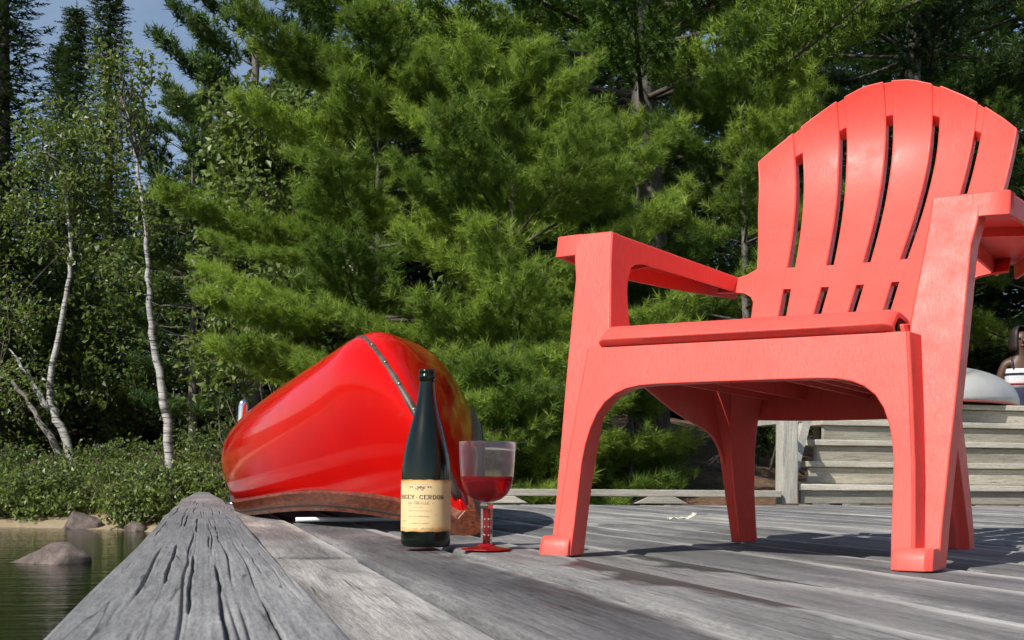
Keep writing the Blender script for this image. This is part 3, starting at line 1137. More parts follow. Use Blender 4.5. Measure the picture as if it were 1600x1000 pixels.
    for z0, z1, off in ((0.515, 0.566, 0.001), (0.36, 0.4465, 0.003)):
        secs = []
        for i in range(13):
            f = -0.196 + 0.392 * i / 12
            secs.append([(f, bv(f, z0, off), z0), (f, bv(f, z1, off), z1), (f, bv(f, z1, 0.022), z1 - 0.006), (f, bv(f, z0, 0.022), z0 - 0.006)])
        V, Fc = loft(secs)
        mk('cross_rail', V, Fc, P, back, bevel=0.0018)
    sw = 0.0070
    for k in range(6):
        def fu(z, k=k):
            lo = -half(z) if k == 0 else cut(k - 3, z) + sw
            hi = half(z) if k == 5 else cut(k - 2, z) - sw
            return lo, hi
        V, Fc = sheet(fu, 0.345, ztop, 26, 5, 0.0, 0.026)
        mk('slat', V, Fc, P, back, bevel=0.004, seg=3)
    # ears joining back and arms
    for s in (-1, 1):
        lo_ = [(0.188, 0.43), (0.197, 0.462), (0.204, 0.485), (0.214, 0.500), (0.230, 0.5095), (0.250, 0.512), (0.285, 0.513)]
        hi_ = [(0.188, 0.63), (0.206, 0.600), (0.213, 0.580), (0.222, 0.566), (0.235, 0.555), (0.252, 0.5475), (0.285, 0.5455)]
        secs = []
        for (ua, za), (ub, zb) in zip(lo_, hi_):
            secs.append([(s * ua, bv(ua, za, 0.003), za), (s * ub, bv(ub, zb, 0.003), zb), (s * ub, bv(ub, zb, 0.016), zb - 0.002), (s * ua, bv(ua, za, 0.016), za - 0.002)])
        V, Fc = loft(secs)
        mk('back_bracket', V, Fc, P, back, bevel=0.002)


chair()


# ------------------------------------------------------------------ overturned red canoe
def canoe():
    Lc = 4.55
    t = empty('canoe', (0.563, 2.637, 0.0), -0.008)
    tag(t, 'glossy red canoe lying upside down on the dock behind the bottle', 'canoe')
    tau = math.radians(24.5)
    ct, st_ = math.cos(tau), math.sin(tau)

    def put(s, w_, n_):
        return (w_ * ct - n_ * st_, s, w_ * st_ + n_ * ct + 0.008)

    def tt(s):
        return abs(2 * s / Lc - 1)

    def sheer(s):
        return 0.174 * (1 - tt(s) ** 5.3) if 0 < s < Lc else 0.0

    def keel(s):
        e = min(s, Lc - s)
        f = min(1.0, e / 0.372)
        return 0.489 * (1 - (1 - f) ** 1.73) ** (1 / 2.0) - 0.0 + 0.012 * (1 - tt(s) ** 2)

    def beam(s):
        return 0.408 * max(0.0, 1 - tt(s) ** 2.18) ** 0.9275

    def point(s, a, grow=0.0):
        """a from -1 (left gunwale) over 0 (keel) to 1"""
        g, k, b_ = sheer(s), keel(s), beam(s)
        if k < g + 0.01:
            k = g + 0.01
        full = (1 - tt(s) ** 2.2)
        m = 1.4355 + 2.15 * full ** 0.6
        ang = (1 - abs(a)) * PI / 2
        w_ = (b_ + grow) * math.cos(ang) ** (2 / m)
        n_ = g + (k + grow - g) * math.sin(ang) ** (2 / m)
        return (math.copysign(w_, a) if abs(a) > 1e-9 else 0.0), n_

    ss = [Lc * 0.5 * (1 - math.cos(PI * i / 90)) for i in range(91)]
    ss[0], ss[-1] = 0.004, Lc - 0.004
    na = 40
    outer = []
    for s in ss:
        outer.append([put(s, *point(s, -1 + 2 * j / na)) for j in range(na + 1)])
    inner = []
    for s in ss:
        row = []
        for j in range(na + 1):
            w_, n_ = point(s, -1 + 2 * j / na)
            g = sheer(s)
            f = 0.985
            row.append(put(s, w_ * f if abs(w_) > .02 else w_ * 0.6, g + (n_ - g) * 0.975))
        inner.append(row)
    n = na + 1
    V = [p for r in outer for p in r]
    Fc = []
    for i in range(len(ss) - 1):
        for j in range(na):
            Fc.append((i * n + j, i * n + j + 1, (i + 1) * n + j + 1, (i + 1) * n + j))
    hull = mk('hull', V, Fc, 'canoe_red', t)
    so = hull.modifiers.new('shell', 'SOLIDIFY')
    so.thickness = 0.006
    so.offset = -1
    # gunwales: outwale and a thin dark line above
    for sgn, mat in ((-1, 'gunwale_wood'), (1, 'olive_wood')):
        secs = []
        for s in ss[0:len(ss):1]:
            g, b_ = sheer(s), beam(s)
            o = 0.016
            bb = max(b_, 0.006)
            hgt = 0.052
            secs.append([put(s, sgn * (bb + o), g - 0.004), put(s, sgn * (bb + o), g + hgt * 0.9), put(s, sgn * (bb + 0.002), g + hgt), put(s, sgn * max(bb - 0.022, 0.002), g + hgt * 0.6), put(s, sgn * max(bb - 0.022, 0.002), g - 0.004)])
        V, Fc = loft(secs)
        mk('gunwale', V, Fc, mat, t, bevel=0.003)
        secs = []
        for s in ss[1:-1]:
            g, b_ = sheer(s), max(beam(s), 0.006)
            secs.append([put(s, sgn * (b_ + 0.0175), g + 0.010), put(s, sgn * (b_ + 0.0175), g + 0.0135), put(s, sgn * (b_ + 0.012), g + 0.0135), put(s, sgn * (b_ + 0.012), g + 0.010)])
        V, Fc = loft(secs)
        mk('gunwale_seam', V, Fc, 'black_rubber', t, smooth=False)
    # stem and keel band with screws
    secs = []
    es = [0.006, 0.012, 0.025, 0.045, 0.07, 0.10, 0.14, 0.19, 0.25, 0.32, 0.40, 0.50, 0.62, 0.8, 1.1, 1.6, 2.275, 2.95, 3.45, 3.75, 3.93, 4.05, 4.15, 4.23, 4.3, 4.36, 4.41, 4.45, 4.48, 4.505, 4.525, 4.538, 4.544]
    prof = [(s, keel(s)) for s in es]
    for i, (s, k) in enumerate(prof):
        a = prof[max(i - 1, 0)]
        c = prof[min(i + 1, len(prof) - 1)]
        dx, dz = c[0] - a[0], c[1] - a[1]
        ln = math.hypot(dx, dz) or 1
        nx_, nz_ = -dz / ln, dx / ln
        hw = 0.0115
        secs.append([put(s + nx_ * q, w_, k + nz_ * q) for w_, q in ((-hw, -0.012), (-hw * 0.75, 0.004), (-hw * 0.3, 0.0085), (hw * 0.3, 0.0085), (hw * 0.75, 0.004), (hw, -0.012))])
    V, Fc = loft(secs)
    mk('keel_band', V, Fc, 'keel_band', t)
    for s in (0.02, 0.045, 0.08, 0.125, 0.18, 0.25):
        k = keel(s)
        d = 0.002
        dz = (keel(s + d) - keel(s - d))
        ln = math.hypot(2 * d, dz)
        nx_, nz_ = -dz / ln, 2 * d / ln
        p = Vector(put(s + nx_ * 0.009, 0.0, k + nz_ * 0.009))
        q = Vector(put(s + nx_ * 0.0105, 0.0, k + nz_ * 0.0105))
        V, Fc = tube([p, q], [0.0035, 0.0025], 8)
        mk('band_screw', V, Fc, 'brass_screw', t)
    # small wooden end deck and a thwart inside
    secs = []
    for s in (0.02, 0.12, 0.25, 0.42):
        g, b_ = sheer(s), beam(s)
        secs.append([put(s, -b_, g + 0.004), put(s, b_, g + 0.004), put(s, b_, g + 0.018), put(s, -b_, g + 0.018)])
    V, Fc = loft(secs)
    mk('end_deck', V, Fc, 'gunwale_wood', t, smooth=False)
    # worn wooden tip where the gunwales meet
    for flip in (False, True):
        secs = []
        for s in (-0.010, 0.0, 0.03, 0.08, 0.13, 0.18):
            hw_, hh = max(beam(max(s, 0.004)), 0.006) + 0.020, min(0.070, keel(max(s, 0.004)) * 0.55 + 0.018)
            sy = Lc - s if flip else s
            g = sheer(max(s, 0.004)) if s > 0 else 0.0
            secs.append([put(sy, -hw_, g - 0.006), put(sy, hw_, g - 0.006), put(sy, hw_ * 0.94, g + hh * (0.8 if s < 0.15 else 0.4)), put(sy, 0.0, g + hh), put(sy, -hw_ * 0.94, g + hh * (0.8 if s < 0.15 else 0.4))])
        V, Fc = loft(secs)
        mk('end_cap', V, Fc, 'gunwale_wood', t, bevel=0.004)
    for s in (1.5, 2.9):
        g, b_ = sheer(s), beam(s)
        V, Fc = tube([put(s, -b_, g + 0.02), put(s, 0, g + 0.02), put(s, b_, g + 0.02)], 0.02, 8)
        mk('thwart', V, Fc, 'gunwale_wood', t)


canoe()


# ------------------------------------------------------------------ wine bottle with its label
GLYPH = {
    'B': [[(.18, 0), (.18, 1)], [(.05, 1), (.55, 1), (.78, .9), (.8, .68), (.6, .53), (.18, .53)], [(.5, .53), (.8, .45), (.9, .25), (.75, .04), (.5, 0), (.05, 0)]],
    'U': [[(.2, 1), (.2, .3), (.32, .07), (.5, 0), (.7, .07), (.8, .3), (.8, 1)], [(.05, 1), (.36, 1)], [(.65, 1), (.95, 1)]],
    'G': [[(.88, .72), (.84, .9), (.6, 1), (.35, .95), (.14, .7), (.12, .4), (.28, .08), (.52, 0), (.8, .06), (.82, .12), (.82, .42)], [(.62, .42), (.96, .42)]],
    'E': [[(.2, 0), (.2, 1)], [(.05, 1), (.85, 1), (.87, .78)], [(.2, .52), (.62, .52)], [(.05, 0), (.87, 0), (.92, .24)]],
    'Y': [[(.1, 1), (.5, .48), (.9, 1)], [(.5, .48), (.5, 0)], [(.33, 0), (.68, 0)], [(0, 1), (.25, 1)], [(.75, 1), (1, 1)]],
    'C': [[(.88, .7), (.84, .9), (.6, 1), (.35, .95), (.14, .7), (.12, .35), (.3, .07), (.55, 0), (.82, .08), (.9, .25)]],
    'R': [[(.18, 0), (.18, 1)], [(.05, 1), (.55, 1), (.78, .9), (.8, .66), (.6, .5), (.18, .5)], [(.5, .5), (.78, .05), (.98, 0)], [(.05, 0), (.34, 0)]],
    'D': [[(.18, 0), (.18, 1)], [(.05, 1), (.5, 1), (.8, .85), (.9, .5), (.8, .15), (.5, 0), (.05, 0)]],
    'O': [[(.5, 1), (.22, .88), (.1, .5), (.22, .12), (.5, 0), (.78, .12), (.9, .5), (.78, .88), (.5, 1)]],
    'N': [[(.18, 0), (.18, 1), (.82, 0), (.82, 1)], [(.04, 0), (.32, 0)], [(.68, 1), (.96, 1)], [(.02, 1), (.2, 1)]],
    'L': [[(.2, 1), (.2, 0), (.85, 0), (.88, .22)], [(.05, 1), (.36, 1)]],
    'A': [[(.1, 0), (.5, 1), (.9, 0)], [(.27, .36), (.73, .36)], [(0, 0), (.24, 0)], [(.76, 0), (1, 0)]],
    'I': [[(.5, 0), (.5, 1)], [(.33, 0), (.67, 0)], [(.33, 1), (.67, 1)]],
    '-': [[(.2, .42), (.8, .42)]],
    '«': [[(.6, .75), (.35, .5), (.6, .25)]],
    '»': [[(.4, .75), (.65, .5), (.4, .25)]],
    ' ': [],
}


def bottle():
    p = ground_at(665, 856)
    face = math.atan2(-p.y, -p.x)          # towards the lens
    t = empty('wine_bottle', (p.x, p.y, 0.0025), 0)
    tag(t, 'dark green wine bottle with a cream label standing on the dock', 'bottle')
    prof = [(0, 0.010), (0.022, 0.006), (0.036, 0.0), (0.0405, 0.0012), (0.0433, 0.006), (0.0436, 0.014), (0.0436, 0.118), (0.0432, 0.130), (0.0424, 0.142), (0.0408, 0.154), (0.0385, 0.168), (0.0345, 0.187), (0.0300, 0.205), (0.0250, 0.223), (0.0205, 0.241), (0.0168, 0.259), (0.0147, 0.274), (0.0135, 0.288), (0.0134, 0.2945), (0.0150, 0.2955), (0.0156, 0.2985), (0.0150, 0.3015), (0.0138, 0.3030), (0.0137, 0.3045), (0.0147, 0.3060), (0.0148, 0.3095), (0.0138, 0.3118), (0.0118, 0.3120), (0.0096, 0.3100), (0.0096, 0.290)]
    inner = [(0.0112, 0.272), (0.0135, 0.257), (0.0172, 0.240), (0.0216, 0.222), (0.0266, 0.204), (0.0312, 0.186), (0.0354, 0.167), (0.0378, 0.153), (0.0394, 0.141), (0.0402, 0.129), (0.0406, 0.118), (0.0406, 0.016), (0.036, 0.010), (0.02, 0.016), (0, 0.02)]
    V, Fc = lathe(prof + inner, 64)
    body = mk('glass_body', V, Fc, 'bottle_glass', t)
    wi = [(0, 0.0205), (0.02, 0.0165), (0.036, 0.0108), (0.0402, 0.0165), (0.0402, 0.118), (0.0398, 0.129), (0.0391, 0.138), (0, 0.138)]
    V, Fc = lathe(wi, 48)
    mk('wine', V, Fc, 'dark_wine', t)
    # label wrapped round the body
    R = 0.0436 + 0.0004
    rot = face - math.radians(10)
    half = math.radians(100)
    z0, z1 = 0.0275, 0.1175
    nu, nv = 72, 24
    V, ed = [], []
    r_ = np.random.default_rng(5)
    for j in range(nv + 1):
        for i in range(nu + 1):
            f, g = i / nu, j / nv
            ang = rot + (f - 0.5) * 2 * half
            z = z0 + (z1 - z0) * g
            corner = 0.004 * max(0, abs(f - 0.5) * 2 - 0.94) / 0.06
            if j == nv:
                z -= corner + 0.0006 * math.sin(f * 40) * math.sin(f * 13)
            if j == 0:
                z += corner + 0.0005 * math.sin(f * 33 + 1)
            V.append((R * math.cos(ang), R * math.sin(ang), z))
            e = max(abs(f - 0.5) * 2, abs(g - 0.5) * 2)
            ed.append(max(0.0, (e - 0.78) / 0.22) ** 1.3 * 0.75)
    Fc = [(j * (nu + 1) + i, j * (nu + 1) + i + 1, (j + 1) * (nu + 1) + i + 1, (j + 1) * (nu + 1) + i) for j in range(nv) for i in range(nu)]
    lab = mk('paper_label', V, Fc, 'label_paper', t, attrs={'edge': ed}, fix=False)

    def wrap(pts2):
        # x to the right as seen from outside
        out = []
        for x, y in pts2:
            ang = rot + x / R
            out.append(((R + 0.00025) * math.cos(ang), (R + 0.00025) * math.sin(ang), y))
        return out

    class Ink:
        def __init__(self):
            self.V, self.F = [], []

        def line(self, pts, wd):
            for (xa, ya), (xb, yb) in zip(pts[:-1], pts[1:]):
                n = max(1, int(abs(xb - xa) / 0.003))
                for k in range(n):
                    a = (xa + (xb - xa) * k / n, ya + (yb - ya) * k / n)
                    c = (xa + (xb - xa) * (k + 1) / n, ya + (yb - ya) * (k + 1) / n)
                    dx, dy = c[0] - a[0], c[1] - a[1]
                    ln = math.hypot(dx, dy) or 1
                    # upright strokes are the thick ones
                    ww = wd * (0.45 + 0.75 * abs(dy) / ln)
                    px_, py_ = -dy / ln * ww / 2, dx / ln * ww / 2
                    o = len(self.V)
                    self.V += wrap([(a[0] - px_, a[1] - py_), (c[0] - px_, c[1] - py_), (c[0] + px_, c[1] + py_), (a[0] + px_, a[1] + py_)])
                    self.F.append((o, o + 1, o + 2, o + 3))

        def text(self, s, xc, y, h, wd, adv):
            w_ = len(s) * adv
            x = xc - w_ / 2
            for ch in s:
                for stroke in GLYPH[ch]:
                    self.line([(x + a * adv * 0.86, y + b_ * h) for a, b_ in stroke], wd)
                x += adv

        def scrawl(self, x0, x1, y, h, seed):
            r2 = random.Random(seed)
            x = x0
            while x < x1:
                k = r2.choice((0, 1, 2, 3))
                if k < 3:
                    hh = h * r2.uniform(0.6, 1.0)
                    self.line([(x, y), (x, y + hh)], h * 0.28)
                    if k == 1:
                        self.line([(x, y + hh), (x + h * 0.45, y + hh)], h * 0.3)
                    if k == 2:
                        self.line([(x, y), (x + h * 0.45, y)], h * 0.3)
                x += h * r2.uniform(0.6, 0.9)

    ink = Ink()
    ink.text('BUGEY-CERDON', -0.004, 0.0840, 0.0070, 0.0014, 0.0077)
    mk('bold_lettering', ink.V, ink.F, 'ink', lab, fix=False, smooth=False)
    ink = Ink()
    ink.text('« LA CUEILLE »', -0.006, 0.0752, 0.0046, 0.0008, 0.0040)
    ink.scrawl(-0.016, 0.006, 0.0690, 0.0022, 3)
    ink.scrawl(-0.026, 0.018, 0.0632, 0.0015, 4)
    ink.scrawl(-0.024, 0.014, 0.0530, 0.0026, 5)
    ink.scrawl(-0.024, 0.014, 0.0412, 0.0020, 6)
    ink.scrawl(-0.043, -0.032, 0.0450, 0.0018, 7)
    ink.scrawl(-0.048, -0.030, 0.0322, 0.0026, 8)
    ink.scrawl(-0.016, -0.004, 0.0316, 0.0024, 9)
    ink.scrawl(0.000, 0.022, 0.0318, 0.0028, 10)
    ink.scrawl(0.028, 0.042, 0.0320, 0.0026, 11)
    ink.scrawl(-0.018, 0.010, 0.1095, 0.0013, 12)
    mk('small_lettering', ink.V, ink.F, 'faint_ink', lab, fix=False, smooth=False)['kind'] = 'stuff'
    # vine ornament: grapes in the middle, leaves to both sides
    V, Fc = [], []
    r2 = random.Random(2)
    for k in range(74):
        x = r2.gauss(-0.003, 0.0062)
        dep = max(0.0, 0.0075 - abs(abs(x + 0.003) - 0.0045) * 0.8)
        y = 0.1065 - r2.random() * dep
        if abs(x + 0.003) > 0.012:
            y = 0.1050 + r2.uniform(-0.001, 0.0012)
        rr = r2.uniform(0.0004, 0.0009)
        o = len(V)
        V += wrap([(x + rr * math.cos(a), y + rr * math.sin(a)) for a in np.linspace(0, 2 * PI, 7)[:-1]])
        Fc.append(tuple(range(o, o + 6)))
    for x in (-0.0215, -0.0175, 0.0115, 0.0155):
        for k in range(5):
            a = k * 2 * PI / 5
            o = len(V)
            cx, cy = x + 0.0009 * math.cos(a), 0.1050 + 0.0009 * math.sin(a)
            V += wrap([(cx + 0.0007 * math.cos(b_), cy + 0.0007 * math.sin(b_)) for b_ in np.linspace(0, 2 * PI, 6)[:-1]])
            Fc.append(tuple(range(o, o + 5)))
    mk('vine_ornament', V, Fc, 'grape_ink', lab, fix=False, smooth=False)


bottle()


# ------------------------------------------------------------------ wine goblet
def goblet():
    p = ground_at(760, 862)
    t = empty('wine_goblet', (p.x, p.y, 0.0025), 0.3)
    tag(t, 'clear plastic goblet half full of red wine beside the bottle', 'goblet')
    cup = [(0, 0.0805), (0.012, 0.0815), (0.024, 0.0858), (0.034, 0.094), (0.0405, 0.105), (0.0442, 0.120), (0.0459, 0.140), (0.0472, 0.165), (0.0479, 0.1815), (0.0474, 0.1822), (0.0467, 0.1815), (0.0460, 0.165), (0.0446, 0.140), (0.0428, 0.120), (0.0390, 0.106), (0.0325, 0.0957), (0.0230, 0.0882), (0.0115, 0.0842), (0, 0.0834)]
    V, Fc = lathe(cup, 64)
    mk('cup', V, Fc, 'clear_plastic', t)
    wi = [(0, 0.0830), (0.0117, 0.0838), (0.0233, 0.0877), (0.0329, 0.0953), (0.0395, 0.1057), (0.0432, 0.120), (0.0436, 0.1240), (0.0430, 0.1236), (0, 0.1234)]
    V, Fc = lathe(wi, 64)
    mk('wine', V, Fc, 'red_wine', t)
    st = [(0, 0.0095), (0.0112, 0.0095), (0.0112, 0.070), (0.0125, 0.074), (0.0125, 0.0775), (0.011, 0.0802), (0, 0.0802)]
    V, Fc = lathe(st, 6)
    mk('stem', V, Fc, 'clear_plastic', t, smooth=False, bevel=0.001)
    V, Fc = lathe([(0, 0.0105), (0.0055, 0.0105), (0.006, 0.070), (0, 0.070)], 16)
    mk('red_core', V, Fc, 'red_clear', t)
    mbb = MB()
    for z in (0.026, 0.0395, 0.0525):
        for a in range(6):
            an = a * PI / 3 + PI / 6
            c = Vector((0.0062 * math.cos(an), 0.0062 * math.sin(an), z))
            d = Vector((math.cos(an), math.sin(an), 0))
            mbb.tube([c, c + d * 0.0012], [0.0017, 0.0010], 7)
    mbb.build('stem_bead', 'dry_leaf', t)
    ft = [(0, 0.0), (0.040, 0.0), (0.0428, 0.0012), (0.042, 0.0028), (0.028, 0.0048), (0.015, 0.0075), (0.0118, 0.0112), (0, 0.0112)]
    V, Fc = lathe(ft, 12)
    mk('foot', V, Fc, 'red_clear', t, smooth=False)


goblet()

# ------------------------------------------------------------------ small things on the dock
# white cord end below the canoe
p0 = ground_at(462, 819)
pts = [p0 + Vector((0.00, 0.0, 0.012)), p0 + Vector((0.06, -0.01, 0.013)), p0 + Vector((0.13, -0.01, 0.012)), p0 + Vector((0.21, 0.02, 0.012)), p0 + Vector((0.30, 0.05, 0.012)), p0 + Vector((0.36, 0.14, 0.012))]
V, Fc = tube(pts, 0.006, 8)
o = mk('rope_end', V, Fc, 'white_plastic')
tag(o, 'short white rope end lying below the canoe edge', 'rope')

# crumpled dry leaf
p0 = ground_at(1066, 817)
r_ = np.random.default_rng(9)
V, Fc = [], []
for i in range(9):
    for j in range(5):
        x, y = (i / 8 - 0.5) * 0.085, (j / 4 - 0.5) * 0.04 * (1 - (i / 4 - 1) ** 2 * 0.6)
        V.append((p0.x + x, p0.y + y, 0.006 + 0.008 * abs(math.sin(i * 1.3 + j)) + (0.012 if i > 6 else 0) + r_.uniform(0, 0.004)))
Fc = [(i * 5 + j, i * 5 + j + 1, (i + 1) * 5 + j + 1, (i + 1) * 5 + j) for i in range(8) for j in range(4)]
o = mk('dry_leaf', V, Fc, 'dry_leaf', fix=False)
o.modifiers.new('t', 'SOLIDIFY').thickness = 0.0012
tag(o, 'small crumpled pale leaf lying on planks left of the far chair leg', 'leaf')

# slim metal pipe at the lake edge of the dock
q = at(369, 645, 5.6)
top = at(370, 624, 5.6).z
t = empty('metal_post', (q.x, q.y, 0))
tag(t, 'slim shiny metal post with rounded top showing above the canoe', 'post')
V, Fc = lathe([(0, -0.2), (0.0165, -0.2), (0.0165, top - 0.030), (0.0160, top - 0.018), (0.0135, top - 0.008), (0.008, top - 0.002), (0, top)], 20)
V = [(x + 0.03 * (z / top) ** 2 if z > 0 else x, y, z) for x, y, z in V]
mk('pipe', V, Fc, 'chrome', t)
V, Fc = lathe([(0, 0.004), (0.045, 0.004), (0.045, 0.012), (0.024, 0.014), (0.022, 0.05), (0, 0.05)], 20)
mk('base_flange', V, Fc, 'chrome', t)


# ------------------------------------------------------------------ rocks
def rock(px, py, D, size, label, seed, z=None, wedge=0.0):
    p = at(px, py, D)
    bm = bmesh.new()
    bmesh.ops.create_icosphere(bm, subdivisions=4, radius=1.0)
    r = np.random.default_rng(seed)
    dirs = r.normal(size=(9, 3))
    dirs /= np.linalg.norm(dirs, axis=1)[:, None]
    cut = r.uniform(0.55, 0.95, 9)
    for v in bm.verts:
        c = np.array(v.co)
        for d, k in zip(dirs, cut):
            e = c @ d
            if e > k:
                c = c - d * (e - k) * 0.85
        c = c * (1 + 0.04 * math.sin(c[0] * 7 + seed) * math.sin(c[1] * 6) + 0.025 * math.sin(c[2] * 15 + c[0] * 11))
        if wedge:
            c[2] *= 1 - wedge * float(smoothstep(0.45, -0.9, c[0]))
        v.co = c * np.array(size)
    me = bpy.data.meshes.new('rock')
    bm.to_mesh(me)
    bm.free()
    me.polygons.foreach_set('use_smooth', [True] * len(me.polygons))
    me.materials.append(M['granite'])
    o = bpy.data.objects.new('rock', me)
    COL.objects.link(o)
    o.location = (p.x, p.y, (tz(p) if z is None else z))
    o.rotation_euler = (0, 0, -PSI + r.uniform(-0.3, 0.3))
    tag(o, label, 'rock', 'rocks along the lake shore')


rock(74, 870, 9.15, (0.31, 0.24, 0.185), 'large brown boulder rising out of the lake water', 5, WATER_Z - 0.02, 0.72)
rock(128, 822, 15.2, (0.26, 0.22, 0.22), 'rounded grey boulder at the edge of the sandy shore', 8, WATER_Z + 0.02)
rock(212, 829, 14.6, (0.15, 0.12, 0.10), 'small rusty stone at the water line beside the timber', 12, WATER_Z + 0.01)
rock(1130, 718, 11.2, (0.26, 0.22, 0.13), 'mossy stone on the brown bank seen between the chair legs', 15)
rock(262, 730, 19.5, (0.20, 0.16, 0.16), 'pale stone behind the shore bushes', 16, None)


# ------------------------------------------------------------------ vegetation
def unit(v):
    return v / np.maximum(np.linalg.norm(v, axis=-1, keepdims=True), 1e-9)


def frames(d):
    d = unit(d)
    ref = np.where(np.abs(d[:, 2:3]) < 0.9, np.array([[0, 0, 1.0]]), np.array([[1.0, 0, 0]]))
    x = unit(np.cross(ref, d))
    y = np.cross(d, x)
    a = rng.uniform(0, 2 * PI, len(d))[:, None]
    return x * np.cos(a) + y * np.sin(a), -x * np.sin(a) + y * np.cos(a), d


def place(variants, pos, dirs, scale, spin=True, tint=None):
    """copies of small triangle sets: variants (K, nt*3, 3)"""
    pos, dirs = np.asarray(pos, float), np.asarray(dirs, float)
    n = len(pos)
    x, y, z = frames(dirs)
    if not spin:
        d = unit(dirs)
        up = np.array([[0, 0, 1.0]])
        x = unit(np.cross(d, up) + 1e-6)
        y = np.cross(x, d)
        z = d
    k = rng.integers(0, len(variants), n)
    v = variants[k] * np.asarray(scale, float).reshape(-1, 1, 1)
    out = v[:, :, 0:1] * x[:, None, :] + v[:, :, 1:2] * y[:, None, :] + v[:, :, 2:3] * z[:, None, :] + pos[:, None, :]
    nv = variants.shape[1]
    if tint is None:
        tint = rng.uniform(0, 1, n)
    tt = np.repeat(np.clip(tint, 0, 1), nv)
    V = out.reshape(-1, 3)
    T = np.arange(len(V)).reshape(-1, 3)
    return V, T, tt


def needle_tuft(n, seed, spread=(12, 80), wid=0.05, back=0.7):
    r = np.random.default_rng(seed)
    tri = []
    for i in range(n):
        th = math.radians(r.uniform(*spread))
        ph = r.uniform(0, 2 * PI)
        ax = r.uniform(-back, 0.15)
        d = np.array([math.sin(th) * math.cos(ph), math.sin(th) * math.sin(ph), math.cos(th)])
        side = unit(np.cross(d, r.normal(size=3)))
        b = np.array([0, 0, ax])
        ln = r.uniform(0.75, 1.1)
        tri += [b - side * wid * 0.5, b + side * wid * 0.5, b + d * ln]
    return np.array(tri)


TUFT = np.stack([needle_tuft(38, i, (10, 82), 0.052) for i in range(6)])
TUFT_FAR = np.stack([needle_tuft(16, 40 + i, (10, 85), 0.14) for i in range(6)])


def spray(n, seed):
    """flat spruce twig: short needles along both sides of a shoot"""
    r = np.random.default_rng(seed)
    tri = []
    for i in range(n):
        s = (i + 0.5) / n
        sg = 1 if i % 2 else -1
        ln = 0.42 * (1 - 0.65 * s) * r.uniform(0.8, 1.2)
        an = math.radians(r.uniform(35, 60))
        b = np.array([0, 0, s])
        d = np.array([sg * math.sin(an), r.uniform(-0.35, 0.25), math.cos(an)])
        side = np.array([0, 0.1, 1.0]) * 0.085
        tri += [b - side, b + side, b + d * ln]
    tri += [np.array([-0.05, 0, 0.0]), np.array([0.05, 0, 0.0]), np.array([0, 0, 1.1])]
    return np.array(tri)


SPRAY = np.stack([spray(11, 80 + i) for i in range(6)])


def leafshape(seed):
    r = np.random.default_rng(seed)
    f = r.uniform(0.15, 0.4)
    a, b, c, d = np.array([0, 0, 0.0]), np.array([-0.34, f * 0.5, 0.45]), np.array([0, -f * 0.15, 1.0]), np.array([0.34, f * 0.5, 0.45])
    return np.array([a, b, c, a, c, d])


LEAF = np.stack([leafshape(120 + i) for i in range(6)])


def tree_empty(name, p, label, group):
    t = empty(name, (p.x, p.y, p.z))
    tag(t, label, 'tree', group)
    return t


def wig(n, amp, seed):
    r = np.random.default_rng(seed)
    w_ = np.cumsum(r.normal(size=(n, 2)), 0) * amp
    return w_ - w_[0]


